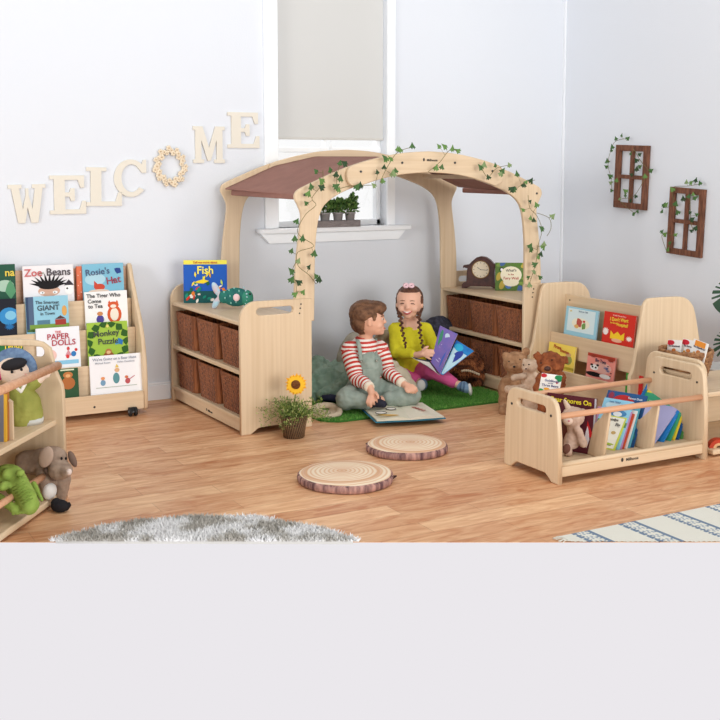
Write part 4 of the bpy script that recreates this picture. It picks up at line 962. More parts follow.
# striped rug
SY1 = 2.955; sx0 = 2.40
sg = empty('striped_rug', (3.0, 2.9, 0), label='flat cream woven rug with slate blue zigzag stripes at front right', cat='rug')
b = MB(); NX = 230; x1_ = 4.3; zt_ = .008
def smi(x, y, row):
    c = (x-sx0+.01) % .215; jag = .005*(1 if row % 2 else -1)*(.5+(row*7 % 5)/5)
    if .060 < c-abs(jag)*.6 and c+abs(jag) < .084: return 1
    if .118 < c-abs(jag) and c+abs(jag)*.6 < .142: return 1
    if .088 < c < .114 and (int(c*180)+row//2) % 3 == 0: return 2
    return 0
for row in range(60):
    ya, yb = SY1-(row+1)*.008, SY1-row*.008
    for i in range(NX):
        xa, xb = sx0+(x1_-sx0)*i/NX, sx0+(x1_-sx0)*(i+1)/NX
        if not clipped(xa, ya) : continue
        fray = 0
        if i == 0 and row % 3 == 0: xa -= .008
        b.add([(xa, ya, zt_), (xb, ya, zt_), (xb, yb, zt_), (xa, yb, zt_)], [(0, 1, 2, 3)], smi((xa+xb)/2, ya, row))
xe = (CUT-SY1*FW.y)/FW.x
b.add([(sx0 if sx0 > xe else xe, SY1, .0005), (x1_, SY1, .0005), (x1_, SY1, zt_), (sx0 if sx0 > xe else xe, SY1, zt_)], [(0, 1, 2, 3)], 0)
sgo = b.build('weave', [M((226, 224, 212), .9, .5, 300), M((112, 132, 154), .9, .4, 300), M((160, 172, 182), .9, .4, 300)], sg); sgo.data.transform(Matrix.Translation(-sg.location))
b = MB(); rnd = random.Random(5)
yy = SY1
while yy > SY1-.30:
    x = sx0
    if clipped(x-.03, yy-.004): b.tube([(x+.004, yy, .006), (x-.012, yy+rnd.uniform(-.003, .003), .007), (x-.028, yy+rnd.uniform(-.006, .006), .003)], .002, seg=4)
    yy -= .009
o = b.build('fringe', M((222, 218, 204), .9), sg) if b.v else None
if o: o.data.transform(Matrix.Translation(-sg.location)); o['kind'] = 'stuff'

# ------------------------------------------------------------------ tree slice cushions
def slice_mat():
    m = bpy.data.materials.new('tree_ring_print'); m.use_nodes = True; nt = m.node_tree; N = nt.nodes; L = nt.links; bb = N['Principled BSDF']
    tc = N.new('ShaderNodeTexCoord'); mp = N.new('ShaderNodeMapping'); mp.inputs['Location'].default_value = (.015, -.008, 0); mp.inputs['Scale'].default_value = (1, 1, 0); L.new(tc.outputs['Object'], mp.inputs[0])
    wv = N.new('ShaderNodeTexWave'); wv.wave_type = 'RINGS'; wv.rings_direction = 'SPHERICAL'; wv.inputs['Scale'].default_value = 17; wv.inputs['Distortion'].default_value = 2.2; wv.inputs['Detail'].default_value = 3; wv.inputs['Detail Scale'].default_value = .7
    L.new(mp.outputs[0], wv.inputs[0])
    cr = N.new('ShaderNodeValToRGB'); cr.color_ramp.elements[0].position = .1; cr.color_ramp.elements[1].position = .6; cr.color_ramp.elements[0].color = rgb((230, 192, 154)); cr.color_ramp.elements[1].color = rgb((243, 224, 198))
    L.new(wv.outputs[0], cr.inputs[0])
    ln = N.new('ShaderNodeVectorMath'); ln.operation = 'LENGTH'; L.new(mp.outputs[0], ln.inputs[0])
    c2 = N.new('ShaderNodeValToRGB'); e = c2.color_ramp.elements; e[0].position = 0; e[0].color = (.62, .62, .62, 1); e[1].position = .2; e[1].color = (.0, .0, .0, 1)
    for p_, v in ((.03, .25), (.10, .0), (.14, .1), (.155, .75), (.168, .1), (.185, 0)):
        q = c2.color_ramp.elements.new(p_); q.color = (v, v, v, 1)
    L.new(ln.outputs['Value'], c2.inputs[0])
    mx = N.new('ShaderNodeMix'); mx.data_type = 'RGBA'; L.new(c2.outputs[0], mx.inputs[0]); L.new(cr.outputs[0], mx.inputs[6]); mx.inputs[7].default_value = rgb((206, 136, 84)); L.new(mx.outputs[2], bb.inputs['Base Color']); bb.inputs['Roughness'].default_value = .7
    return m
RING = slice_mat(); BARK = M((196, 152, 140), .8, .4, 90, c2=(100, 70, 72), mscale=1.6, stretch=(34, 34, 5))
def slice_(px, py, r_, label, rz):
    c = at(px, py, z=.04); t = empty('tree_slice_cushion', (c.x, c.y, .0005), rz, label, 'cushion', 'tree slice floor cushions')
    prof = [(0, 0), (r_-.01, 0), (r_-.002, .006), (r_, .02), (r_-.001, .034), (r_-.009, .042)]
    def ring_(prof, name, mat):
        mb = MB(); seg = 72; vs = []; fs = []
        for q, z in prof:
            for j in range(seg):
                a = 2*pi*j/seg; rr_ = q*(1+.012*sin(3*a)+.008*sin(7*a+1)); vs.append((rr_*cos(a), rr_*sin(a), z))
        for i in range(len(prof)-1):
            for j in range(seg): k = (j+1) % seg; fs.append((i*seg+j, i*seg+k, (i+1)*seg+k, (i+1)*seg+j))
        mb.add(vs, fs, 0, True); return mb.build(name, mat, t)
    t.scale = (1, 1, .82)
    ring_(prof, 'bark_edge', BARK)
    ring_([(r_-.009, .042), (r_-.03, .047), (r_*.6, .051), (r_*.3, .052), (.001, .0525)], 'top_cover', RING)
    b = MB(); b.tube([(r_*.96*cos(R(-20)), r_*.96*sin(R(-20)), .012), (r_*1.04*cos(R(-17)), r_*1.04*sin(R(-17)), .02), (r_*.97*cos(R(-12)), r_*.97*sin(R(-12)), .013)], .005, seg=6); b.build('handle_loop', M((66, 40, 36), .8), t)
slice_(346, 471.5, .199, 'round tree slice print cushion on the floor, nearer the camera', R(-8))
slice_(407, 442, .187, 'round tree slice print cushion on the floor, nearer the children', R(150))

# ------------------------------------------------------------------ sunflower pot
pp = at(294, 437, z=0); sf = empty('flower_pot', pp, -YAW, 'dark wicker pot of green stems with one yellow sunflower', 'potted flower')
b = MB(); pr_ = [(0, 0), (.047, 0)]
for k in range(13):
    z = .002+k*.0085; q = .047+.017*(k/12); pr_ += [(q+.0022, z+.002), (q+.0022, z+.0055), (q-.001, z+.0078)]
pr_ += [(.060, .112), (.056, .09), (0, .09)]
b.lathe(pr_, seg=30)
for k in range(30):
    a = 2*pi*k/30; b.tube([(.0495*cos(a), .0495*sin(a), .003), (.0665*cos(a+.5), .0665*sin(a+.5), .108)], .0022, mi=1, seg=5)
b.build('pot', [M((96, 72, 50), .7, .4, 120, c2=(62, 46, 34), mscale=60), M((134, 106, 76), .7)], sf)
b = MB(); rnd = random.Random(12); ends = []
for i in range(64):
    a = rnd.uniform(0, 2*pi); r_ = rnd.uniform(.03, .155); h_ = rnd.uniform(.12, .19)-r_*.2
    e = (r_*cos(a)*1.05, r_*sin(a)*.75, h_ if rnd.random() > .25 else h_-.04)
    b.tube(smoothpts([(.02*cos(a), .02*sin(a), .092), (e[0]*.5, e[1]*.5, .09+(e[2]-.04)*.6), e], 3), .0011, seg=4); ends.append(e)
b.tube([(0, .0, .09), (.004, .0, .17), (.012, -.012, .25)], .003, seg=6)
b.build('stems', M((104, 122, 58), .7), sf)
b = MB()
for i, e in enumerate(ends): leafball(b, e, (.03, .03, .024), 22, .013, i, .55)
leafball(b, (0, 0, .125), (.075, .06, .035), 380, .018, 99, .6)
b.build('foliage', [M((128, 150, 74), .6), M((182, 190, 120), .6), M((88, 116, 56), .6)], sf)
hc = Vector((.012, -.03, .262))
b = MB(); rnd = random.Random(3)
for ring_i in (0, 1):
    for k in range(17):
        a = 2*pi*(k+.5*ring_i)/17; L_ = .054-.006*ring_i+rnd.uniform(-.004, .004); w_ = .0105
        d = Vector((cos(a), .15-.12*ring_i, sin(a))); s = Vector((-sin(a), 0, cos(a))); c = hc+Vector((0, .002*(1-ring_i), 0))
        b.add([c+d*.012-s*w_*.6, c+d*L_*.6-s*w_+Vector((0, -.004, 0)), c+d*L_, c+d*L_*.6+s*w_+Vector((0, -.004, 0)), c+d*.012+s*w_*.6], [(0, 1, 2, 3, 4)], ring_i, True)
b.build('petals', [M((240, 168, 30), .5), M((250, 196, 48), .5)], sf)
b = MB(); b.sphere(hc+Vector((0, -.004, 0)), (.022, .009, .022), seg=18); b.build('flower_centre', M((92, 52, 28), .9, .8, 400, c2=(130, 80, 36), mscale=120), sf)

# ------------------------------------------------------------------ cushions and blankets in the nook
def plush(name, label, cat, base_px, z, shapes, mat, voxel=.008, wob=.004, ws=25, group=None, smooth=4, part='cover', D=None):
    r0 = at(*base_px, z=z) if D is None else at(*base_px, d=D)
    DD = (r0-Vector((0, 0, EYE))).dot(FW); o = empty(name, r0, -YAW, label, cat, group); F = P_at(r0, DD)
    blob(part, shapes(F), mat, o, voxel, smooth, wob, ws); return o, F, DD
def flatcush(F, px, py, dd, rx, rz, ry, rot=0, rx_=0, edge=.6):
    m = rotm(R(rx_), R(rot)); return [('e', F(px, py, dd), (rx, ry, rz), m), ('e', F(px, py, dd), (rx*1.08, ry*.45, rz*.95), m), ('e', F(px, py, dd), (rx*.95, ry*.45, rz*1.08), m)]
plush('cushion', 'grey beige cushion leaning behind the boy', 'cushion', (352, 396), .014, lambda F: [('e', F(352, 354, .10), (.085, .055, .13), rotm(R(-8), R(12))), ('e', F(347, 365, .10), (.06, .05, .12)), ('e', F(352, 384, .10), (.09, .06, .09)), ('e', F(362, 352, .14), (.12, .045, .10))], M((176, 172, 158), .9, .4, 90, c2=(150, 146, 132), mscale=16), wob=.012, ws=12)
plush('cushion', 'beige patterned cushion between the boy and the girl', 'cushion', (392, 388), .014, lambda F: [('e', F(388, 350, .10), (.10, .06, .12), rotm(R(-10), R(-15))), ('e', F(396, 372, .06), (.12, .07, .08))], M((196, 182, 156), .9, .4, 90, c2=(140, 112, 84), mscale=22), wob=.01, ws=14)
plush('cushion', 'cream floor cushion under the girl, beside the boy\'s knee', 'cushion', (408, 393), .013, lambda F: [('e', F(404, 385, -.16), (.075, .07, .050), rotm(0, R(20))), ('e', F(397, 376, -.13), (.085, .06, .060), rotm(0, R(25))), ('e', F(390, 368, -.06), (.06, .05, .05))], M((206, 196, 174), .95, .4, 90, c2=(188, 176, 152), mscale=20), wob=.006, ws=18)
plush('cushion', 'dark charcoal knitted cushion behind the girl', 'cushion', (440, 380), .012, lambda F: [('e', F(437, 337, .17), (.12, .06, .135), rotm(R(-10), R(18))), ('e', F(440, 362, .17), (.11, .07, .11))], M((76, 78, 94), .95, .8, 130, c2=(46, 46, 56), mscale=50), wob=.006, ws=20)
fc, F, DD = plush('cushion', 'brown and black striped fur cushion right of the girl', 'cushion', (466, 389), .012, lambda F: [('e', F(465, 366, .10), (.105, .075, .11), rotm(0, R(-10))), ('e', F(474, 372, .09), (.06, .07, .085))], M((170, 104, 66), .95, .9, 60, c2=(80, 48, 36), mscale=3, stretch=(5, 5, 26)), wob=.012, ws=40)
b = MB(); rnd = random.Random(6); body = [o for o in fc.children][0] if fc.children else None
src = [o for o in bpy.data.objects if o.parent == fc][0]
polys = [p for p in src.data.polygons]
for i in range(7000):
    p = rnd.choice(polys); n_ = p.normal; c = p.center
    if n_.y > .4: continue
    d = (n_*.7+Vector((rnd.uniform(-.5, .5), rnd.uniform(-.3, .3), -.7))).normalized()*.018; s = Vector((rnd.uniform(-1, 1), rnd.uniform(-1, 1), 0)).normalized()*.0014
    band = sin(c.z*95+noise.noise(c*14)*4+c.x*14); b.add([c-s, c+s, c+d], [(0, 1, 2)], 0 if band > .1 else (1 if band > -.45 else 2))
o = b.build('fur', [M((206, 132, 84), .9), M((150, 88, 58), .9), M((66, 42, 34), .9)], fc); o['kind'] = 'stuff'
b = MB()
for k in range(9): b.sphere(F(462+k*2.1, 371-1.2*sin(k*.5)+.3*k, -.012), (.0065, .005, .0075), seg=8)
b.build('cream_spots', M((240, 220, 190), .9), fc)
# green quilt, crumpled
def quilt(F):
    sh = []
    rnd = random.Random(2)
    for px, py, dd, rx, ry, rz in ((325, 385, .14, .14, .12, .09), (338, 378, .22, .12, .1, .10), (318, 375, .24, .1, .1, .10), (332, 393, .04, .10, .09, .05), (345, 388, .10, .07, .08, .07), (316, 392, .08, .07, .08, .06)):
        sh.append(('e', F(px, py, dd), (rx, ry, rz), rotm(rnd.uniform(-.3, .3), rnd.uniform(-.3, .3))))
    return sh
plush('quilt', 'crumpled sage green quilt beside the boy next to left shelf unit', 'blanket', (328, 402), .014, quilt, M((156, 180, 164), .9, .6, 40, c2=(122, 152, 134), mscale=9), voxel=.007, wob=.03, ws=17, smooth=1)
plush('navy_cushion', 'small navy blue cushion on the mat at the boy\'s left knee', 'cushion', (333, 404), .024, lambda F: [('e', F(332, 398.5, .0), (.062, .04, .022), rotm(0, R(8)))], M((36, 40, 62), .9, .4, 90), voxel=.005, wob=.004)
sk, F, DD = plush('felt_basket', 'low cream felt bowl beside the sunflower pot', 'basket', (322, 417), .001, lambda F: [('c', F(326+14*cos(a), 411+6*sin(a), -.12*sin(a)*.55), F(326+14*cos(a+.45), 411+6*sin(a+.45), -.12*sin(a+.45)*.55), .016, .016) for a in [k*.45 for k in range(14)]]+[('e', F(326, 414, 0), (.075, .07, .014))], M((206, 190, 166), .95, .5, 90, c2=(184, 166, 142), mscale=30), voxel=.005, wob=.003, part='bowl')

# ------------------------------------------------------------------ people
SKIN = M((232, 178, 150), .5, .05, 90, spec=.35); SKIN2 = M((236, 186, 160), .5, .05, 90, spec=.35)
def lerp3(a, b_, t): return Vector(a).lerp(Vector(b_), t)
def hand_shapes(wr, palm, fdirs, s=1.0, thumb=None):
    """palm ellipsoid chain + five bent fingers; fdirs: list of (root, mid, tip)"""
    sh = [('c', wr, palm, .019*s, .021*s)]
    for i, (a, m_, t_) in enumerate(fdirs):
        r0 = (.0075, .0078, .0075, .0066)[i] if i < 4 else .0085
        sh += [('c', palm, a, .014*s, r0*s*1.15), ('c', a, m_, r0*s*1.1, r0*s), ('c', m_, t_, r0*s, r0*s*.82)]
    return sh
# ---- boy
bp = at(365, 407, z=.018); bD = (bp-Vector((0, 0, EYE))).dot(FW)
boy = empty('person', bp, -YAW, 'young boy in red striped shirt and grey green dungarees sitting cross-legged on the mat', 'person'); B = P_at(bp, bD)
HB = B(370, 319, .03)
hn = Vector((1, -.12, -.02)).normalized()          # where the face looks
hs_ = Vector((.12, 1, 0)).normalized()
neck = B(364, 339, .05); shL = B(350, 350, .02); shR = B(380, 349, .10)
elL = B(358, 378, -.07); wrL = B(370, 387.5, -.17); haL = B(372, 394, -.19)
elR = B(388, 371, .05); wrR = B(403, 384, -.05); haR = B(408, 386.5, -.08)
hip = B(366, 392, .04); knL = B(346, 399, -.13); ftL = B(374, 402, -.15); knR = B(411, 396, -.06); ftR = B(380, 401, -.08)
hipL = B(356, 395, .03); hipR = B(378, 394, .05)
fingL = [(B(368.5, 398, -.205), B(367, 402, -.215), B(368, 405.5, -.212)), (B(370.8, 399, -.21), B(370, 403.5, -.222), B(371, 407, -.218)), (B(373, 398.5, -.205), B(373.4, 402, -.22), B(374.2, 404.5, -.212)), (B(375.3, 397, -.198), B(376.5, 400, -.21), B(377, 402, -.205)), (B(375.6, 393, -.205), B(377.6, 395.5, -.22), B(378.2, 398.2, -.225))]
fingR = [(B(412.5, 385.5, -.10), B(416, 388, -.115), B(417.2, 391, -.11)), (B(412.5, 387.5, -.105), B(415, 390, -.12), B(415.5, 392.6, -.115)), (B(411, 388.5, -.11), B(413, 391, -.12), B(413, 393, -.115)), (B(409.5, 388.6, -.11), B(410.8, 391, -.12), B(410.6, 392.8, -.115)), (B(406, 389, -.10), B(406.8, 391, -.12), B(408.5, 392.3, -.125))]
body = [('e', HB, (.077, .070, .088)), ('e', HB+Vector((-.022, .004, .018)), (.078, .075, .078)), ('e', HB+Vector((.035, -.003, -.045)), (.042, .046, .040)),
        ('e', HB+hn*.078+Vector((0, 0, -.012)), (.011, .009, .010)), ('c', HB+hn*.066+Vector((0, 0, .015)), HB+hn*.076+Vector((0, 0, -.010)), .008, .009),
        ('e', HB+hn*.066+Vector((0, 0, -.050)), (.016, .018, .010)), ('e', HB+hn*.058+Vector((0, 0, -.068)), (.018, .022, .014)),
        ('e', HB+Vector((-.003, -.073, -.012)), (.013, .006, .020), rotm(0, R(-12))), ('e', HB+Vector((-.003, -.077, .0)), (.010, .005, .011)), ('e', HB+Vector((.012, .072, -.012)), (.012, .006, .018)),
        ('e', HB+Vector((.040, -.030, -.030)), (.028, .026, .024)),
        ('c', HB+Vector((-.018, .005, -.06)), neck+Vector((0, 0, -.03)), .038, .040),
        ('c', neck+Vector((0, 0, -.05)), hip, .070, .085), ('c', shL, shR, .040, .040),
        ('c', shL, elL, .034, .028), ('c', elL, wrL, .028, .019), ('c', shR, elR, .034, .028), ('c', elR, wrR, .028, .019),
        ('c', hipL, knL, .055, .040), ('c', knL, ftL, .038, .026), ('c', hipR, knR, .055, .040), ('c', knR, ftR, .038, .026)]
body += hand_shapes(wrL, haL, fingL) + hand_shapes(wrR, haR, fingR)
blob('body', body, SKIN, boy, .0042, 2)
# hair: cap + locks
HAIR = M((134, 94, 66), .6, .6, 60, c2=(88, 58, 40), mscale=2.5, stretch=(14, 30, 14), spec=.4)
hsz = [('e', HB+Vector((-.030, .004, .030)), (.084, .082, .074)), ('e', HB+Vector((-.048, .004, -.008)), (.060, .072, .072)), ('e', HB+Vector((.018, .0, .060)), (.072, .066, .040)), ('e', HB+Vector((-.034, .01, -.055)), (.040, .05, .036)),
       ('e', HB+Vector((.048, -.008, .050)), (.030, .054, .022), rotm(0, R(25))), ('c', HB+Vector((.026, -.064, .030)), HB+Vector((.022, -.072, .004)), .012, .006)]
rnd = random.Random(8)
for i in range(46):
    a = rnd.uniform(-2.6, 2.6); el = rnd.uniform(.0, 1.2)
    st = HB+Vector((-.02+.07*cos(el)*cos(a+pi), .066*cos(el)*sin(a+pi), .028+.068*sin(el))); en = st+Vector((.026, rnd.uniform(-.01, .01), -.018))
    hsz.append(('c', st, en, .009, .005))
blob('hair', hsz, HAIR, boy, .004, 1, .0025, 60)
b = MB(); b.sphere(HB+Vector((.0655, -.032, .004)), (.005, .009, .0052), seg=10); b.sphere(HB+Vector((.066, .030, .004)), (.005, .009, .0052), seg=10); b.build('eyes', M((226, 212, 204), .2), boy)
b = MB(); b.sphere(HB+Vector((.0692, -.0335, .004)), (.0032, .0055, .0048), seg=8); b.sphere(HB+Vector((.0695, .031, .005)), (.0035, .005, .0045), seg=8); b.build('irises', M((56, 40, 32), .2), boy)
b = MB(); b.tube([HB+Vector((.058, -.046, .019)), HB+Vector((.068, -.036, .022)), HB+Vector((.074, -.022, .020))], .0022, seg=5); b.build('eyebrow', M((110, 76, 52), .8), boy)
b = MB(); b.tube([HB+Vector((.064, -.030, -.042)), HB+Vector((.076, -.016, -.049)), HB+Vector((.080, .0, -.050)), HB+Vector((.076, .014, -.047))], [.002, .0036, .0036, .002], seg=6); b.build('mouth', M((188, 92, 84), .5), boy)
# striped shirt
RS = [M((196, 64, 54), .85), M((240, 232, 224), .85)]
def striped(name, pts, rad, parent, mats=RS, step=.0115, sq=1.0):
    pp_ = smoothpts(pts, 10); L_ = [0]
    for a, c in zip(pp_, pp_[1:]): L_.append(L_[-1]+(c-a).length)
    n_ = int(L_[-1]/step*2); out = []; rr_ = []
    for i in range(n_+1):
        s = L_[-1]*i/n_; k = max(j for j in range(len(L_)) if L_[j] <= s+1e-9); k = min(k, len(pp_)-2)
        t = (s-L_[k])/max(1e-9, L_[k+1]-L_[k]); out.append(pp_[k].lerp(pp_[k+1], t))
        u = s/L_[-1]*(len(rad)-1); q = min(int(u), len(rad)-2); rr_.append(rad[q]+(rad[q+1]-rad[q])*(u-q)+.0012*sin(i*2.4))
    mb = MB(); mb.tube(out, rr_, seg=20, sq=sq, mis=[0, 0, 1, 1] if step < .02 else [0, 1]); return mb.build(name, mats, parent)
striped('sleeve', [shL+Vector((.022, .01, .016)), shL+Vector((-.004, -.004, -.004)), lerp3(shL, elL, .5)+Vector((-.008, 0, 0)), elL+Vector((-.004, 0, -.004)), lerp3(elL, wrL, .5), lerp3(elL, wrL, .85)], [.030, .044, .044, .041, .035, .028], boy)
striped('sleeve', [shR+Vector((-.02, .01, .014)), shR+Vector((.004, -.004, -.004)), lerp3(shR, elR, .5)+Vector((.006, 0, 0)), elR+Vector((.004, 0, -.004)), lerp3(elR, wrR, .5), lerp3(elR, wrR, .85)], [.030, .042, .040, .037, .033, .027], boy)
for a, c in ((elL, wrL), (elR, wrR)):
    b = MB(); b.tube([lerp3(a, c, .80), lerp3(a, c, .9), lerp3(a, c, 1.04)], [.028, .029, .025], seg=16); b.build('cuff', M((238, 226, 206), .9), boy)
def stripe_mat():
    m = bpy.data.materials.new('red_white_stripe'); m.use_nodes = True; N = m.node_tree.nodes; L = m.node_tree.links
    tc = N.new('ShaderNodeTexCoord'); wv = N.new('ShaderNodeTexWave'); wv.bands_direction = 'Z'; wv.inputs['Scale'].default_value = 14.5; wv.inputs['Distortion'].default_value = .6; wv.inputs['Detail'].default_value = 0
    L.new(tc.outputs['Object'], wv.inputs[0]); cr = N.new('ShaderNodeValToRGB'); cr.color_ramp.interpolation = 'CONSTANT'; cr.color_ramp.elements[0].color = rgb((196, 64, 54)); cr.color_ramp.elements[1].position = .5; cr.color_ramp.elements[1].color = rgb((240, 232, 224))
    L.new(wv.outputs[0], cr.inputs[0]); L.new(cr.outputs[0], N['Principled BSDF'].inputs['Base Color']); N['Principled BSDF'].inputs['Roughness'].default_value = .85
    return m
blob('shirt', [('c', neck+Vector((0, .0, -.055)), hip, .080, .092), ('c', shL, shR, .049, .049), ('c', neck+Vector((0, 0, -.022)), neck+Vector((0, 0, -.06)), .047, .066)], stripe_mat(), boy, .005, 3, .003, 20)
b = MB(); b.tube([neck+Vector((.045*cos(2*pi*i/20), .043*sin(2*pi*i/20), -.004+.006*cos(2*pi*i/20))) for i in range(21)], .0065, seg=6, cap=False); b.build('collar', M((236, 228, 220), .85), boy)
DUN = M((160, 172, 162), .9, .5, 50, c2=(136, 150, 140), mscale=14)
mid = lerp3(neck, hip, .55)
blob('dungarees', [('e', mid+Vector((.016, -.020, .010)), (.078, .090, .100)), ('e', hip+Vector((0, 0, .02)), (.108, .098, .085)), ('e', mid+Vector((.022, -.050, .040)), (.062, .052, .062), rotm(0, 0, R(12))), ('c', mid+Vector((.03, -.055, .03)), hip+Vector((.02, -.05, .02)), .045, .06),
     ('c', hipL, knL, .072, .058), ('c', knL, lerp3(knL, ftL, .70), .054, .042), ('c', hipR, knR, .072, .056), ('c', knR, lerp3(knR, ftR, .70), .054, .040)], DUN, boy, .006, 3, .007, 20)
for s, ps in (('l', [shL+Vector((.055, .04, .010)), shL+Vector((.040, -.005, .056)), shL+Vector((.050, -.056, .022)), mid+Vector((-.022, -.102, .060))]), ('r', [shR+Vector((-.045, .03, .0)), shR+Vector((-.026, -.012, .056)), shR+Vector((-.030, -.058, .020)), mid+Vector((.062, -.092, .060))])):
    b = MB(); b.tube(smoothpts(ps, 6), .011, seg=8, sq=.4); b.build('strap', DUN, boy)
b = MB(); b.box(-.034, .034, -.004, .004, -.030, .030, .003, mat=Matrix.Translation(mid+Vector((.020, -.112, -.014))) @ Matrix.Rotation(R(14), 4, 'Z')); b.build('bib_pocket', DUN, boy)
b = MB()
for v in (mid+Vector((-.022, -.106, .056)), mid+Vector((.060, -.098, .056))): b.sphere(v, .005, seg=8)
b.build('buttons', M((190, 188, 180), .3, metal=.8), boy)
for f, k, dv in ((ftL, knL, Vector((.03, -.01, -.005))), (ftR, knR, Vector((-.035, -.01, -.01)))):
    blob('shoe', [('c', f, f+dv, .027, .023), ('c', f+dv, f+dv*1.6, .023, .020)], M((40, 40, 56), .7), boy, .004, 2)
# ---- girl
gp = at(412, 388, z=.03); gD = (gp-Vector((0, 0, EYE))).dot(FW)
girl = empty('person', gp, -YAW, 'smiling young girl in yellow top and pink leggings holding an open blue book', 'person'); G = P_at(gp, gD)
HG = G(409.5, 303, .02); gn = Vector((-.22, -1, -.10)).normalized()
gneck = G(411, 317.5, .05); gL = G(395.5, 329.5, .05); gR = G(425, 329.5, .06)
gelL = G(397, 352, -.02); gwL = G(417, 355, -.12); ghL = G(423, 353.5, -.14)
gelR = G(436, 350, .03); gwR = G(441, 358, -.08); ghR = G(444, 360, -.115)
ghip = G(411, 371, .06); gkL = G(404, 376, -.02); gkR = G(432, 370, -.12); gfL = G(421, 384, -.10); gaR = G(454, 383, -.17); gfR = G(462, 386, -.19)
gf = [(G(427, 350.5, -.155), G(431, 350.2, -.16), G(434.6, 350.6, -.155)), (G(428, 352.6, -.16), G(432, 352.8, -.165), G(435.6, 353.2, -.16)), (G(427.5, 354.8, -.16), G(431, 355.6, -.165), G(434, 356.4, -.16)), (G(426.4, 357, -.155), G(429, 358.4, -.16), G(431, 359.4, -.155)), (G(423, 350.4, -.15), G(425.4, 347.8, -.16), G(428, 346.6, -.16))]
gf2 = [(G(446, 362, -.13), G(444, 364, -.145), G(441, 364.6, -.15)), (G(447, 363.5, -.13), G(445, 366, -.145), G(442, 366.6, -.15)), (G(448, 365, -.125), G(446, 367.6, -.14), G(443.4, 368.4, -.145)), (G(448.6, 366.4, -.12), G(447, 369, -.13), G(445, 370, -.135)), (G(445, 359.5, -.14), G(442.4, 360.6, -.155), G(440.4, 361.4, -.16))]
gs = Vector((1, -.22, 0)).normalized()
bodyg = [('e', HG, (.070, .074, .086)), ('e', HG+Vector((0, .010, .02)), (.074, .080, .074)), ('e', HG+gn*.026+Vector((0, 0, -.042)), (.052, .044, .038)), ('e', HG+gn*.05+Vector((0, 0, -.062)), (.022, .018, .017)),
         ('e', HG+gn*.078+Vector((0, 0, -.012)), (.011, .010, .009)), ('c', HG+gn*.066+Vector((0, 0, .014)), HG+gn*.074+Vector((0, 0, -.008)), .007, .008),
         ('e', HG+gn*.050+gs*.034+Vector((0, 0, -.022)), (.023, .020, .021)), ('e', HG+gn*.050-gs*.034+Vector((0, 0, -.022)), (.023, .020, .021)),
         ('e', HG+gs*.073+Vector((0, 0, -.010)), (.007, .013, .018)), ('e', HG-gs*.073+Vector((0, 0, -.010)), (.007, .013, .018)),
         ('c', HG+Vector((0, .008, -.05)), gneck+Vector((0, 0, -.03)), .033, .035), ('c', gneck+Vector((0, 0, -.045)), ghip, .062, .080), ('c', gL, gR, .034, .034),
         ('c', gL, gelL, .030, .026), ('c', gelL, gwL, .026, .018), ('c', gR, gelR, .030, .026), ('c', gelR, gwR, .026, .018),
         ('c', ghip+Vector((-.03, 0, 0)), gkL, .058, .042), ('c', gkL, gfL, .038, .026), ('c', ghip+Vector((.04, 0, 0)), gkR, .058, .044), ('c', gkR, gaR, .042, .024), ('c', gaR, gfR, .022, .022)]
bodyg += hand_shapes(gwL, ghL, gf, .95) + hand_shapes(gwR, ghR, gf2, .95)
blob('body', bodyg, SKIN2, girl, .0042, 2)
GH = M((116, 74, 54), .55, .6, 60, c2=(76, 46, 34), mscale=2.5, stretch=(30, 14, 10), spec=.4)
gh = [('e', HG+Vector((.002, .030, .026)), (.079, .070, .078)), ('e', HG+Vector((0, .040, -.012)), (.076, .056, .07))]
for s in (-1, 1):
    gh += [('c', HG+Vector((s*.010, -.030, .074)), HG+gs*s*.066+Vector((0, .002, .022)), .016, .016), ('c', HG+gs*s*.066+Vector((0, -.006, .018)), HG+gs*s*.070+Vector((0, .01, -.03)), .014, .012), ('c', HG+gs*s*.070+Vector((0, .01, -.03)), HG+gs*s*.055+Vector((0, -.005, -.075)), .012, .011)]
gh.append(('e', HG+Vector((0, -.004, .068)), (.055, .050, .024)))
blob('hair', gh, GH, girl, .004, 2, .0015, 70)
def braid(pts, nm='braid'):
    mb = MB(); pp_ = smoothpts(pts, 5); n_ = 15
    for i in range(n_):
        t = i/(n_-1)*(len(pp_)-1.001); k = int(t); p = pp_[k].lerp(pp_[min(k+1, len(pp_)-1)], t-k); s = 1 if i % 2 else -1; q = .0115*(1-.35*i/n_)
        mb.sphere(p+Vector((s*q*.45, 0, 0)), (q*1.05, q, q*.85), seg=10, rot=rotm(0, R(35*s)))
    mb.sphere(pp_[-1]+Vector((0, 0, -.012)), (.006, .006, .014), seg=8)
    mb.build(nm, GH, girl)
braid([G(399.5, 313, -.02), G(401, 322, -.07), G(403, 334, -.085), G(405.5, 344, -.08)])
braid([G(418.5, 313, -.02), G(419.5, 324, -.065), G(420.5, 336, -.08), G(423, 347, -.075)])
for x in (406, 411.5):
    b = MB(); c = G(x, 285.5, .0); b.tube([c+Vector((.011*cos(2*pi*i/14), .006*sin(2*pi*i/14), .008*sin(2*pi*i/14))) for i in range(15)], .0075, seg=7, cap=False); b.build('hair_bow', M((240, 204, 212), .8), girl)
b = MB()
for s in (-1, 1):
    c = HG+gn*.068+gs*s*.028+Vector((0, 0, .010)); b.tube([c-gs*.013+Vector((0, .002, -.002)), c-gs*.006+Vector((0, -.002, .002)), c+gs*.006+Vector((0, -.002, .002)), c+gs*.013+Vector((0, .003, -.002))], [.0016, .0028, .0028, .0016], seg=6)
b.build('eyelids', M((92, 56, 44), .6), girl)
b = MB()
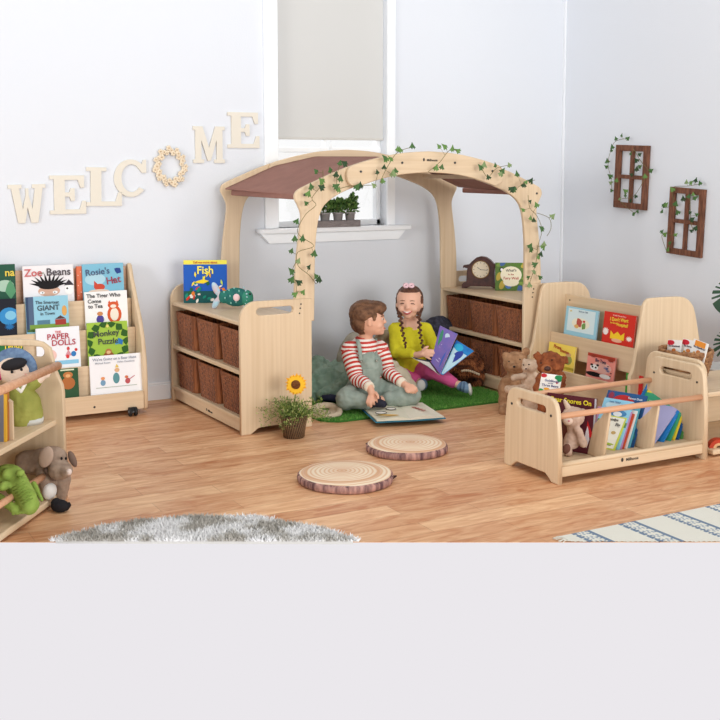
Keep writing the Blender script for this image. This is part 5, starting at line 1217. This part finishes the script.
for s in (-1, 1):
    c = HG+gn*.070+gs*s*.028+Vector((0, 0, .027)); b.tube([c-gs*.014, c+Vector((0, -.002, .003)), c+gs*.014], .0018, seg=5)
b.build('eyebrows', M((138, 96, 72), .8), girl)
mc = HG+gn*.070+Vector((0, 0, -.040))
b = MB(); b.tube([mc-gs*.029+Vector((0, .008, .009)), mc-gs*.012+gn*.004, mc+gn*.006+Vector((0, 0, -.004)), mc+gs*.012+gn*.004, mc+gs*.029+Vector((0, .008, .009))], [.002, .0085, .0105, .0085, .002], seg=10, sq=.7); b.build('lips', M((198, 98, 96), .5), girl)
b = MB(); m2 = mc+gn*.006+Vector((0, 0, .001)); b.tube([m2-gs*.020+Vector((0, .004, .005)), m2+Vector((0, -.001, -.001)), m2+gs*.020+Vector((0, .004, .005))], [.003, .0072, .003], seg=8); b.build('teeth', M((246, 240, 232), .3), girl)
YEL = M((230, 222, 52), .9, .5, 120, c2=(212, 204, 42), mscale=12)
gmid = lerp3(gneck, ghip, .5)
blob('jumper', [('c', gneck+Vector((0, 0, -.052)), gmid, .062, .084), ('c', gneck+Vector((0, 0, -.03)), gneck+Vector((0, 0, -.05)), .040, .052), ('c', gmid, ghip+Vector((0, -.01, .01)), .084, .092), ('c', gL, gR, .043, .043),
     ('c', gL, gelL, .042, .040), ('c', gelL, lerp3(gelL, gwL, .78), .038, .028), ('c', gR, gelR, .042, .040), ('c', gelR, lerp3(gelR, gwR, .8), .038, .028)], YEL, girl, .0055, 3, .004, 22)
b = MB(); b.tube([gneck+Vector((.046*cos(2*pi*i/20), .044*sin(2*pi*i/20), -.020+.004*sin(2*pi*i/20))) for i in range(21)], .006, seg=6, cap=False); b.build('neckband', YEL, girl)
PK = M((226, 100, 158), .85, .3, 90, c2=(210, 86, 144), mscale=10)
blob('leggings', [('c', ghip+Vector((-.03, 0, -.005)), gkL, .066, .050), ('c', gkL, lerp3(gkL, gfL, .7), .046, .034), ('c', ghip+Vector((.04, 0, -.005)), gkR, .066, .052), ('c', gkR, lerp3(gkR, gaR, .94), .050, .032)], PK, girl, .0055, 3, .003, 25)
SH = M((120, 150, 178), .7); SOLE = M((236, 236, 232), .7)
d = (gfR-gaR).normalized()
blob('shoe', [('c', gfR-d*.008+Vector((0, 0, -.004)), gfR+d*.028+Vector((0, -.008, -.003)), .027, .027), ('e', gfR+d*.01+Vector((0, 0, .0)), (.028, .026, .030))], SH, girl, .004, 2)
blob('sole', [('e', gfR+d*.048+Vector((.0, -.005, -.002)), (.012, .028, .036), rotm(0, R(-8)))], SOLE, girl, .004, 2)
blob('shoe', [('e', gfL+Vector((.008, -.01, .0)), (.030, .034, .034))], SH, girl, .004, 2)
blob('sole', [('e', gfL+Vector((-.002, -.038, .0)), (.026, .012, .034))], SOLE, girl, .004, 2)
b = MB(); b.tube([gfR+Vector((-.012, -.026, -.02)), gfR+Vector((-.014, -.036, .004)), gfR+Vector((-.008, -.024, .026))], .005, seg=6); b.tube([gfR+Vector((.006, -.03, -.024)), gfR+Vector((.006, -.04, .0)), gfR+Vector((.010, -.026, .026))], .005, seg=6); b.build('shoe_straps', M((88, 116, 148), .7), girl)

# ------------------------------------------------------------------ open books
def page_poly(mb, pts, th, nrm, mi=0, medge=1):
    """thin leaf from a world/local outline, thickened along nrm"""
    n_ = len(pts); q = [Vector(p)+Vector(nrm)*th for p in pts]
    mb.add(list(map(Vector, pts))+q, [tuple(range(n_))], mi); o = len(mb.v)-2*n_
    mb.f.append(tuple(o+n_+i for i in reversed(range(n_)))); mb.mi.append(medge); mb.sm.append(False)
    for i in range(n_): mb.f.append((o+i, o+n_+i, o+n_+(i+1) % n_, o+(i+1) % n_)); mb.mi.append(medge); mb.sm.append(False)
# book held by the girl
hb = empty('picture_book', G(434, 362, -.14)+Vector((0, 0, 0)), label='open purple and bright blue picture book held by the girl', cat='book')
hb.location = Matrix.Rotation(-YAW, 3, 'Z') @ G(434, 366, -.14) + gp; hb.rotation_euler = (0, 0, -YAW)
hD = gD-.14; H_ = P_at(hb.location, hD)
lf = [H_(431, 362, -.03), H_(440, 325.5, .0), H_(457.5, 334, -.05), H_(440, 374, -.06)]
rf = [H_(440, 374, -.06), H_(456, 340, .01), H_(473, 351, -.02), H_(441, 374.5, -.07)]
b = MB(); n1 = (lf[1]-lf[0]).cross(lf[2]-lf[0]).normalized(); n1 = n1 if n1.y > 0 else -n1; page_poly(b, lf, .0035, n1, 0, 1); b.build('page', [M((122, 94, 170), .4, c2=(98, 88, 172), mscale=24), M((236, 234, 230), .6)], hb)
ctrl = lambda q, u, v: (q[0].lerp(q[3], u)).lerp(q[1].lerp(q[2], u), v)
b = MB()
def blobpatch(q, u, v, su, sv, mi, nrm, off=.0006, rot=0):
    pts = []
    for i in range(14):
        a = 2*pi*i/14; du, dv = su*cos(a), sv*sin(a); du, dv = du*cos(rot)-dv*sin(rot), du*sin(rot)+dv*cos(rot)
        pts.append(ctrl(q, min(1, max(0, u+du)), min(1, max(0, v+dv)))-nrm*off)
    b.poly(pts, mi)
blobpatch(lf, .22, .7, .10, .24, 0, n1); blobpatch(lf, .55, .84, .14, .07, 1, n1); blobpatch(lf, .75, .4, .07, .3, 2, n1, .0008)
for k in range(6): blobpatch(lf, .45+.05*(k % 2), .18+.08*k, .16, .012, 3, n1, .001)
b.build('page_picture', [M((36, 130, 96), .4), M((184, 206, 226), .4), M((44, 80, 178), .4), M((180, 170, 214), .4)], hb)
rf = [H_(440.5, 374, -.06), H_(456.5, 340, .0), H_(474, 351, -.03), H_(443, 375, -.075)]
n2 = (rf[1]-rf[0]).cross(rf[2]-rf[0]).normalized(); n2 = n2 if n2.y > 0 else -n2
b = MB(); page_poly(b, rf, .0025, n2, 0, 1); b.build('page', [M((24, 100, 186), .4, c2=(34, 140, 206), mscale=18), M((190, 226, 240), .6)], hb)
b = MB(); blobpatch(rf, .5, .6, .3, .2, 0, n2, .0006, .5); blobpatch(rf, .35, .5, .08, .07, 1, n2, .001); blobpatch(rf, .3, .86, .25, .1, 2, n2, .0008); b.build('page_picture', [M((38, 60, 156), .4), M((150, 196, 226), .4), M((40, 170, 214), .4)], hb)
bk = [H_(412, 357, -.05), H_(430, 361, -.02), H_(440, 375, -.07), H_(428, 366, -.09)]
n3 = (bk[1]-bk[0]).cross(bk[2]-bk[0]).normalized(); n3 = n3 if n3.y > 0 else -n3
b = MB(); page_poly(b, bk, .004, n3, 0, 1); b.build('cover', [M((40, 52, 60), .4), M((226, 224, 214), .6)], hb)
# book lying open on the mat
ob = empty('picture_book', at(405, 416, z=.026), label='open picture book lying flat on the grass mat by the boy', cat='book')
OL = ob.location.copy()
c0, c1 = at(397, 405.5, z=.03), at(411, 420, z=.03); l0, l1 = at(364, 409.5, z=.03), at(377, 421.5, z=.03); r0, r1 = at(422, 403.5, z=.03), at(444, 417.5, z=.03)
def leafsurf(a0, a1, b0, b1, zc, mats, name, inset=0, bulge=.012):
    mb = MB(); N_ = 10; Mv = 8; vs = []
    for lay in (0, 1):
        for i in range(N_+1):
            u = i/N_; z = zc+bulge*sin(pi*min(1, u*1.25))*(1-u*.4)
            for j in range(Mv+1):
                v = j/Mv; p = a0.lerp(a1, v).lerp(b0.lerp(b1, v), u); vs.append(Vector((p.x, p.y, z if lay == 0 else zc-.006))-OL)
    W_ = Mv+1; o_ = (N_+1)*W_; fs = []; mi = []
    for i in range(N_):
        for j in range(Mv): a = i*W_+j; fs.append((a, a+1, a+W_+1, a+W_)); fs.append((o_+a, o_+a+W_, o_+a+W_+1, o_+a+1))
    for i in range(N_): a = i*W_; fs.append((a, a+W_, o_+a+W_, o_+a)); a += Mv; fs.append((a, o_+a, o_+a+W_, a+W_))
    for j in range(Mv): a = N_*W_+j; fs.append((a, a+1, o_+a+1, o_+a)); a = j; fs.append((a, o_+a, o_+a+1, a+1))
    mb.add(vs, fs, 0, False); return mb.build(name, mats, ob)
leafsurf(c0, c1, l0, l1, .042, M((226, 222, 200), .6), 'pages'); leafsurf(c0, c1, r0, r1, .042, M((230, 224, 204), .6), 'pages')
def out(p, s=1.03): m_ = (c0+c1)/2; return m_+(p-m_)*s
b = MB(); q = [out(l0, 1.05), out(c0, 1.04), out(r0, 1.05), out(r1, 1.05), out(c1, 1.04), out(l1, 1.05)]; b.add([Vector((p.x, p.y, .0335))-OL for p in q]+[Vector((p.x, p.y, .0305))-OL for p in q], [tuple(range(6)), tuple(range(6, 12))]+[(i, (i+1) % 6, 6+(i+1) % 6, 6+i) for i in range(6)])
b.build('cover', M((44, 130, 160), .4), ob)
b = MB()
def pg(px, py, rx, ry, mi, z=.0555, ring=False):
    c = at(px, py, z=z); m_ = 18
    if ring: b.tube([c-OL+RT*rx*cos(2*pi*i/m_)+FW*ry*sin(2*pi*i/m_) for i in range(m_+1)], .0016, mi, seg=5, cap=False)
    else: b.poly([c-OL+RT*rx*cos(2*pi*i/m_)+FW*ry*sin(2*pi*i/m_) for i in range(m_)], mi)
pg(381, 411.5, .028, .028, 3); pg(381, 411.5, .028, .028, 0, .0562, True); pg(391, 407.5, .026, .026, 3); pg(391, 407.5, .026, .026, 0, .0562, True); pg(389, 413.8, .050, .013, 1, .0556)
for k in range(4): pg(414+3.2*k, 406+k*1.0, .013, .011, 2, .0558)
ob.location.z -= .006
b.build('page_picture', [M(BLACK), M((228, 178, 70)), M((176, 92, 80)), M((244, 242, 232))], ob)

# ------------------------------------------------------------------ left book box (front left), own axes
LA = R(53.1); la = Vector((cos(LA), sin(LA), 0)); lpx = Vector((sin(LA), -cos(LA), 0))
F0 = at(66, 499, z=0); F0 = Vector((F0.x, F0.y, 0))
kb = empty('book_box', F0, LA-pi/2, 'maple book box with dowel rails at the left edge holding a doll and soft toys', 'book box')
Ki = Matrix.Rotation(-(LA-pi/2), 3, 'Z')
def kl(p): return Ki @ (Vector(p)-F0)
def kat(px, py, Y=None, X=None):
    """point seen at a pixel on the unit's own plane y=Y or x=X (local coordinates)"""
    r_ = Ki @ ray(px, py); o_ = kl((0, 0, EYE)); t = ((Y-o_.y)/r_.y) if Y is not None else ((X-o_.x)/r_.x); return o_+r_*t
top = kat(30, 340, Y=0).z; W_ = .40
ep = [(-W_, 0), (0, 0), (0, .42), (-.004, .45), (-.03, .51), (-.05, top-.03), (-.08, top-.008), (-.12, top), (-W_+.05, top-.0), (-W_, top-.05)]
hs = slot(-W_+.06, kat(44, 351, Y=0).x, kat(20, 356.5, Y=0).z, kat(20, 346.3, Y=0).z)
for y in (.011, -.80): p = panel('end_panel', [ep, hs], .022, WZ, kb, .005); p.location = (0, y, 0)
rz_ = kat(57, 366, Y=-.01)
b = MB(); b.tube([(rz_.x, 0, rz_.z), (rz_.x, -.788, rz_.z)], .0165, seg=14); b.build('rail', PINKD, kb)
sh_ = kat(54, 420, Y=-.01); shz = sh_.z
b = MB(); b.box(-W_+.02, -.03, -.788, -.001, shz-.022, shz, .005); b.build('shelf', WY, kb)
lo = kat(50, 503, Y=-.02); loz = max(.03, lo.z)
b = MB(); b.box(-W_+.02, -.003, -.788, -.001, .015, .040, .005); b.build('base_shelf', WY, kb)
lr = kat(38, 480, X=-.03)
b = MB(); b.tube([(-.03, 0, lr.z), (-.03, -.788, lr.z)], .0125, seg=14); b.build('rail', PINKD, kb)
b = MB(); b.box(-W_+.008, -W_+.02, -.788, -.001, .05, top-.06, .003); b.build('back_board', WY, kb)
b = MB(); b.prism([(-W_+.03, shz+.001), (-.05, shz+.001), (-.05, shz+.14), (-.09, shz+.165), (-W_+.03, shz+.165)], -.33, -.318); b.build('divider', WZ, kb)
# books in the left box
def kbook(label, X0, Y, w_, h_, color, lean=.06, t=.008, art=()):
    loc = F0+Matrix.Rotation(LA-pi/2, 3, 'Z') @ Vector((X0, Y, shz+.0006))
    return book('picture_book', label, w_, h_, loc, LA-pi/2, lean, 0, color=color, t=t, art=art, group='picture books in the left book box')
kbook('yellow and grey picture book edge in the left box, at the picture edge', -.16, -.36, .20, .17, (226, 176, 60), art=[('r', .9, .5, .1, 1, (120, 120, 130)), ('o', .3, .6, .3, .3, (190, 60, 60))])
kbook('orange brown picture book behind the yellow one in the left box', -.155, -.345, .19, .185, (186, 120, 66))
# doll hand puppet
def Kp(px, py, Y=None, X=None): return kat(px, py, Y, X)
dl = empty('hand_puppet', F0+Matrix.Rotation(LA-pi/2, 3, 'Z') @ Vector((-.16, -.07, shz)), LA-pi/2, 'cloth girl puppet in green dress and blue headscarf standing in the left box', 'puppet')
dlo = Vector((-.16, -.07, shz))
def DP(px, py, Y=-.07): return kat(px, py, Y=Y)-dlo
k1 = (DP(24, 390)-DP(14, 390)).length/10
hc_ = DP(14, 371)
blob('head', [('e', hc_, (17*k1, .045, 13.5*k1)), ('e', DP(29, 369), (3.2*k1, .012, 3.6*k1)), ('c', DP(15, 381), DP(19, 388), .018, .018), ('c', DP(36, 384), DP(44, 376), .014, .013), ('e', DP(46.5, 374), (.016, .014, .016))], M((240, 216, 196), .85, .2, 90), dl, .0045, 2)
blob('dress', [('c', DP(20, 390), DP(24, 408), .042, .070), ('c', DP(24, 408), DP(24, 416), .070, .072), ('c', DP(28, 388), DP(38, 382), .026, .018), ('c', DP(12, 390), DP(2, 396), .026, .020)], M((164, 164, 84), .9, .4, 60, c2=(140, 144, 66), mscale=12), dl, .005, 3, .004, 22)
b = MB(); c = DP(24, 418); b.lathe([(.070, 0), (.074, -.004), (.076, .018), (.070, .020)], (c.x, c.y, .002), seg=24, ey=.8); b.build('hem', M((206, 206, 200), .9), dl)
b = MB(); arcp = [DP(14+16.5*cos(R(a)), 369-14.5*sin(R(a)), -.07+.0) for a in range(-10, 191, 10)]
b.tube(arcp, .0115, seg=10, sq=2.4); b.build('headscarf', M((112, 138, 168), .85, .3, 90, c2=(90, 112, 146), mscale=60), dl)
blob('hair', [('e', DP(14, 364.5, -.095), (13*k1, .032, 6*k1), rotm(0, R(-14)))], M((34, 32, 36), .8), dl, .004)
b = MB(); b.sphere(DP(12, 372, -.118), (.006, .003, .006), seg=10); b.sphere(DP(21.5, 369.5, -.116), (.006, .003, .006), seg=10); b.build('eyes', M(BLACK, .3), dl)
b = MB(); b.sphere(DP(26, 375, -.102), (.006, .003, .005), seg=8); b.build('cheek', M((236, 160, 150), .9), dl)
blob('collar', [('c', DP(14, 385, -.1), DP(21, 392, -.11), .008, .006), ('c', DP(25, 384, -.1), DP(21, 392, -.11), .008, .006)], M((240, 236, 226), .9), dl, .003)
b = MB(); b.sphere(DP(3.5, 374, -.10), (.014, .008, .016), seg=8); b.build('scarf_flower', M((236, 196, 60), .8), dl)
b = MB(); b.sphere(DP(-1, 374, -.10), (.014, .010, .026), seg=8); b.build('scarf_ribbon', M((200, 50, 110), .8), dl)
# dog glove puppet hanging over the lower rail
dg_o = Vector((-.05, -.06, .042)); dg = empty('toy_dog', F0+Matrix.Rotation(LA-pi/2, 3, 'Z') @ dg_o, LA-pi/2, 'grey brown plush dog with floppy ears hanging over the lower rail of left box', 'soft toy')
def DG(px, py, Y): return kat(px, py, Y=Y)-dg_o
k2 = (DG(60, 460, -.10)-DG(50, 460, -.10)).length/10
FURD = M((168, 146, 128), .95, .6, 80, c2=(146, 124, 108), mscale=24)
blob('body', [('e', DG(54, 457, -.10), (13*k2, .045, 10.5*k2), rotm(0, R(15))), ('e', DG(60, 470, -.12), (11.5*k2, .045, 9.5*k2)), ('e', DG(66, 471, -.14), (6*k2, .03, 6*k2)), ('c', DG(43, 462, -.06), DG(26, 462, -.06), .055, .045), ('c', DG(44, 472, -.10), DG(49, 490, -.13), .034, .030), ('c', DG(62, 480, -.06), DG(61, 497, -.06), .036, .022), ('c', DG(26, 462, -.06), DG(20, 458, -.06), .03, .02)], FURD, dg, .005, 3, .003, 30)
blob('paw', [('e', DG(49.5, 491, -.135), (6.6*k2, .032, 8.5*k2), rotm(0, R(8)))], M((226, 224, 220), .95, .4, 90), dg, .004)
blob('nose', [('e', DG(69, 472, -.185), (2.8*k2, .011, 3.2*k2))], M((226, 206, 196), .8), dg, .003)
blob('ear', [('e', DG(46, 457, -.155), (7*k2, .012, 11*k2), rotm(0, R(22)))], M((184, 158, 140), .95, .4, 80), dg, .004)
blob('ear', [('e', DG(72.5, 459, -.10), (3.6*k2, .012, 8.6*k2), rotm(0, R(-22)))], M((120, 98, 86), .95, .4, 80), dg, .004)
b = MB(); b.sphere(DG(61.5, 458.5, -.145), (.005, .004, .006), seg=8); b.sphere(DG(66, 458.5, -.142), (.005, .004, .006), seg=8); b.build('eyes', M(BLACK, .2), dg)
blob('collar', [('c', DG(46, 470, -.135), DG(54, 479, -.14), .010, .010)], M((108, 88, 76), .9), dg, .004)
bt_o = kl(at(61, 512, z=0)); bt = empty('small_black_toy', F0+Matrix.Rotation(LA-pi/2, 3, 'Z') @ bt_o, LA-pi/2, 'small black plush toy on the floor under the dog\'s leg', 'soft toy')
def BT(px, py): return kat(px, py, Y=bt_o.y)-bt_o
blob('body', [('e', BT(60, 506), (.035, .03, .024)), ('c', BT(66, 508), BT(70, 505), .012, .006), ('c', BT(70, 505), BT(69, 502), .006, .003), ('e', BT(56, 503), (.02, .02, .02))], M((34, 32, 36), .95, .6, 90), bt, .004)
# crocodile
cr_o = Vector((-.06, -.36, .041)); cr = empty('toy_crocodile', F0+Matrix.Rotation(LA-pi/2, 3, 'Z') @ cr_o, LA-pi/2, 'lime green plush crocodile lying over the lower rail at left edge', 'soft toy')
def CR(px, py, Y=-.36): return kat(px, py, Y=Y)-cr_o
k3 = (CR(20, 490)-CR(10, 490)).length/10
CG = M((152, 176, 84), .95, .7, 70, c2=(134, 160, 70), mscale=22)
blob('body', [('e', CR(6, 476, -.30), (12*k3, .07, 11*k3)), ('c', CR(12, 478, -.30), CR(28, 500, -.40), 12.5*k3, 9.5*k3), ('e', CR(30, 505, -.40), (8.2*k3, .04, 9*k3)), ('c', CR(34, 484, -.28), CR(42, 500, -.30), 3.0*k3, 1.8*k3), ('e', CR(7, 474, -.34), (5.5*k3, .03, 5.5*k3)), ('e', CR(4, 486, -.40), (4.5*k3, .03, 4.5*k3)), ('e', CR(20, 473, -.36), (4*k3, .02, 3.4*k3)),
     ('c', CR(0, 498, -.40), CR(14, 509, -.42), 4.5*k3, 4.2*k3)]+[('c', CR(14, 510, -.42), CR(13+5*i, 515-i*.8, -.43), 2.4*k3, 1.3*k3) for i in range(3)], CG, cr, .0045, 2, .002, 40)
b = MB()
for i in range(7):
    u = i/6; x, y = 18+9*u, 484+17*u; b.tube([CR(x-6+1*u, y+4-u*1, -.435-.002*i), CR(x, y+1.2, -.452), CR(x+6, y-3, -.43)], .0022, seg=5)
b.build('snout_creases', M((124, 150, 62), .95), cr)

# ------------------------------------------------------------------ bears behind and in the book box
def bear(name, label, px, py, D, head, hr, body_, br, limbs, mat, muzzle, nose=(40, 28, 26), muzm=None, eyes=None, ears=(), er=.02, z=0, wob=.003, nz=.006):
    r0 = at(px, py, d=D); r0 = Vector((r0.x, r0.y, z)); o = empty(name, r0, -YAW, label, 'soft toy'); F = P_at(r0, D)
    sh = [('e', F(*head), (hr, hr*.9, hr*.92)), ('e', F(*body_), (br, br*.85, br*1.15)), ('c', F(*head), F(*body_), hr*.5, br*.6)]
    for a, c, ra, rb_ in limbs: sh.append(('c', F(*a), F(*c), ra, rb_))
    for e in ears: sh.append(('e', F(*e), (er, er*.5, er)))
    blob('body', sh, mat, o, .005, 2, wob, 45)
    blob('muzzle', [('e', F(*muzzle), (hr*.42, hr*.42, hr*.34))], muzm or mat, o, .004)
    mz = Vector(F(*muzzle))+Vector((0, -hr*.42, hr*.1)); b = MB(); b.sphere(mz, (nz*1.3, nz, nz), seg=10); b.build('nose', M(nose, .4), o)
    b = MB()
    for e in eyes: b.sphere(F(*e), .004, seg=8)
    b.build('eyes', M((24, 20, 20), .2), o)
    return o, F
BR1 = M((176, 136, 102), .95, .8, 90, c2=(144, 106, 76), mscale=40); BR2 = M((214, 188, 164), .95, .8, 90, c2=(190, 162, 138), mscale=40); BR3 = M((150, 84, 48), .95, .9, 70, c2=(110, 56, 32), mscale=30)
bear('teddy_bear', 'large brown teddy bear sitting behind the book box, leftmost of three', 515, 410, 5.78, (515.5, 363, 0), .068, (512, 390, .0), .076,
     [((506, 382, -.03), (503, 402, -.06), .030, .026), ((524, 380, 0), (530, 396, -.05), .028, .026), ((506, 402, 0), (505, 411, -.10), .036, .034)], BR1, (513.5, 367, -.055), eyes=[(509, 361.5, -.060), (520, 359.5, -.060)], ears=[(506, 356, 0), (526, 351.5, 0)], er=.023)
bear('teddy_bear', 'small pale beige teddy bear leaning on the large brown bear', 532, 408, 5.58, (529.5, 366.5, -.03), .042, (530, 382, -.03), .044,
     [((524, 376, -.05), (514, 378, -.07), .019, .017), ((536, 376, -.05), (540, 380, -.06), .018, .016), ((526, 388, -.04), (508, 389.5, -.10), .021, .020), ((534, 390, -.04), (536, 396, -.1), .021, .02), ((530, 390, -.02), (531, 413, -.02), .038, .045)], BR2, (525.5, 369, -.06), nose=(90, 60, 56), eyes=[(523.5, 365, -.066), (529, 364.5, -.070)], ears=[(524.5, 361, -.03), (534.5, 362, -.03)], er=.013, nz=.004)
o_, F = bear('teddy_bear', 'reddish brown curly teddy bear holding a card, nearest the bookcase', 551, 412, 5.30, (550.5, 364, 0), .067, (552, 385, .0), .066,
     [((541, 378, -.04), (538, 390, -.08), .026, .022), ((561, 377, -.04), (558, 392, -.08), .026, .022), ((545, 400, 0), (545, 428, -.02), .036, .04), ((558, 400, 0), (558, 428, -.02), .036, .04)], BR3, (546.5, 369, -.052), eyes=[(541, 363, -.060), (552, 360, -.062)], ears=[(537.5, 356, 0), (564, 360, 0)], er=.022, wob=.008, nz=.013, nose=(70, 40, 34), muzm=M((164, 100, 62), .95, .6, 80))
# card held by the red bear
cp = at(548.5, 394.5, d=5.30-.17); cdr = empty('story_card', cp, -YAW, 'white and green story card held by the reddish brown bear', 'card', rot=(R(6), R(8), -YAW))
cw, ch = .098, .10
b = MB(); b.box(-cw/2, cw/2, 0, .003, 0, ch, .001); b.build('card', M((244, 244, 240), .5), cdr)
mb, ms = cover_art([('o', .12, .9, .3, .2, (196, 50, 62)), ('o', .85, .85, .4, .36, (46, 140, 86)), ('o', .08, .1, .36, .3, (60, 160, 80)), ('o', .9, .12, .3, .3, (60, 160, 80)), ('o', .5, .55, .78, .6, (246, 246, 242)), ('o', .36, .26, .3, .14, (236, 170, 60)), ('o', .8, .62, .1, .1, (190, 50, 60))], cw, ch); mb.build('print', ms, cdr)
b = MB(); addmesh(b, text_mesh('Goldilocks', .016), (.004, -.0016, ch*.68)); addmesh(b, text_mesh('and the', .008), (0, -.0016, ch*.56)); addmesh(b, text_mesh('Three Bears', .016), (0, -.0016, ch*.44)); b.build('title', M((54, 60, 120)), cdr)
# pink plush rabbit inside the box
rx_, F = bear('toy_rabbit', 'pinkish beige plush rabbit sitting in the left section of the book box', 572, 452, 4.62, (573, 417, -.0), .050, (572, 440, .0), .036,
     [((578, 430, -.03), (583, 443, -.035), .018, .020), ((567, 446, -.01), (568, 452, -.035), .018, .020)], M((206, 178, 160), .95, .8, 90, c2=(186, 156, 138), mscale=40), (568, 421, -.04), nose=(200, 120, 130), eyes=[(569.5, 415, -.050), (577, 414, -.050)], ears=[(583, 412, 0)], er=.016, z=.068, nz=.004, muzm=M((222, 198, 180), .95, .6, 80))
blob('ear', [('c', F(569, 409, 0), F(564.5, 401, .0), .014, .008)], M((216, 190, 170), .95, .6, 90), rx_, .004)
blob('foot', [('e', F(566.5, 449, -.045), (.017, .014, .024), rotm(0, R(15)))], M((110, 72, 60), .95, .5, 90), rx_, .004)

# ------------------------------------------------------------------ light
wd = bpy.data.worlds.new('studio_daylight'); SC.world = wd; wd.use_nodes = True
wn = wd.node_tree.nodes; wl = wd.node_tree.links      # overcast sky above the horizon, pale studio grey below it
wt = wn.new('ShaderNodeTexCoord'); wsx = wn.new('ShaderNodeSeparateXYZ'); wr_ = wn.new('ShaderNodeValToRGB')
wl.new(wt.outputs['Generated'], wsx.inputs[0]); wm = wn.new('ShaderNodeMapRange'); wl.new(wsx.outputs['Z'], wm.inputs['Value']); wm.inputs['From Min'].default_value = -1; wm.inputs['From Max'].default_value = 1
wl.new(wm.outputs[0], wr_.inputs[0]); wr_.color_ramp.elements[0].position = .5*(1-.26); wr_.color_ramp.elements[0].color = rgb((235, 232, 236))
wr_.color_ramp.elements[1].position = .5*(1-.10); wr_.color_ramp.elements[1].color = (1, 1, 1, 1)
e_ = wr_.color_ramp.elements.new(.5*(1+.05)); e_.color = (1, 1, 1, 1); e_ = wr_.color_ramp.elements.new(.5*(1+.2)); e_.color = (.55, .55, .56, 1); e_ = wr_.color_ramp.elements.new(.5*(1+.5)); e_.color = (.42, .42, .43, 1)
wl.new(wr_.outputs[0], wn['Background'].inputs[0]); wn['Background'].inputs[1].default_value = 1.0
def area(name, loc, tgt, sx, sy, power, color=(1, 1, 1)):
    l = bpy.data.lights.new(name, 'AREA'); l.shape = 'RECTANGLE'; l.size = sx; l.size_y = sy; l.energy = power; l.color = color
    o = bpy.data.objects.new(name, l); COL.objects.link(o); o.location = loc
    o.rotation_euler = (Vector(tgt)-Vector(loc)).to_track_quat('-Z', 'Y').to_euler(); return o
area('window_daylight', (3.05, BW+1.6, 2.6), (3.05, BW, 1.3), 2.4, 1.2, 60, (1, 1, 1))
area('front_fill', (3.6, -5.5, 2.0), (2.9, 5.4, .5), 5.0, 3.0, 425, (1, .985, .96))  # added fill lamp out of view, brightens the nook from the front
area('overhead_fill', (2.3, 2.2, 4.3), (2.5, 3.6, 0), 3.0, 2.0, 66, (1, .985, .96))  # unseen lamp added overhead to lift the floor
area('side_fill', (-6.5, 1.5, 2.2), (4.6, 4.3, .8), 3.0, 2.2, 290, (1, .985, .96))  # unseen lamp added at far left to brighten the right wall
SC.view_settings.view_transform = 'Standard'; SC.view_settings.look = 'None'
SC.view_settings.exposure = 0; SC.view_settings.gamma = 1; SC.view_settings.use_curve_mapping = False
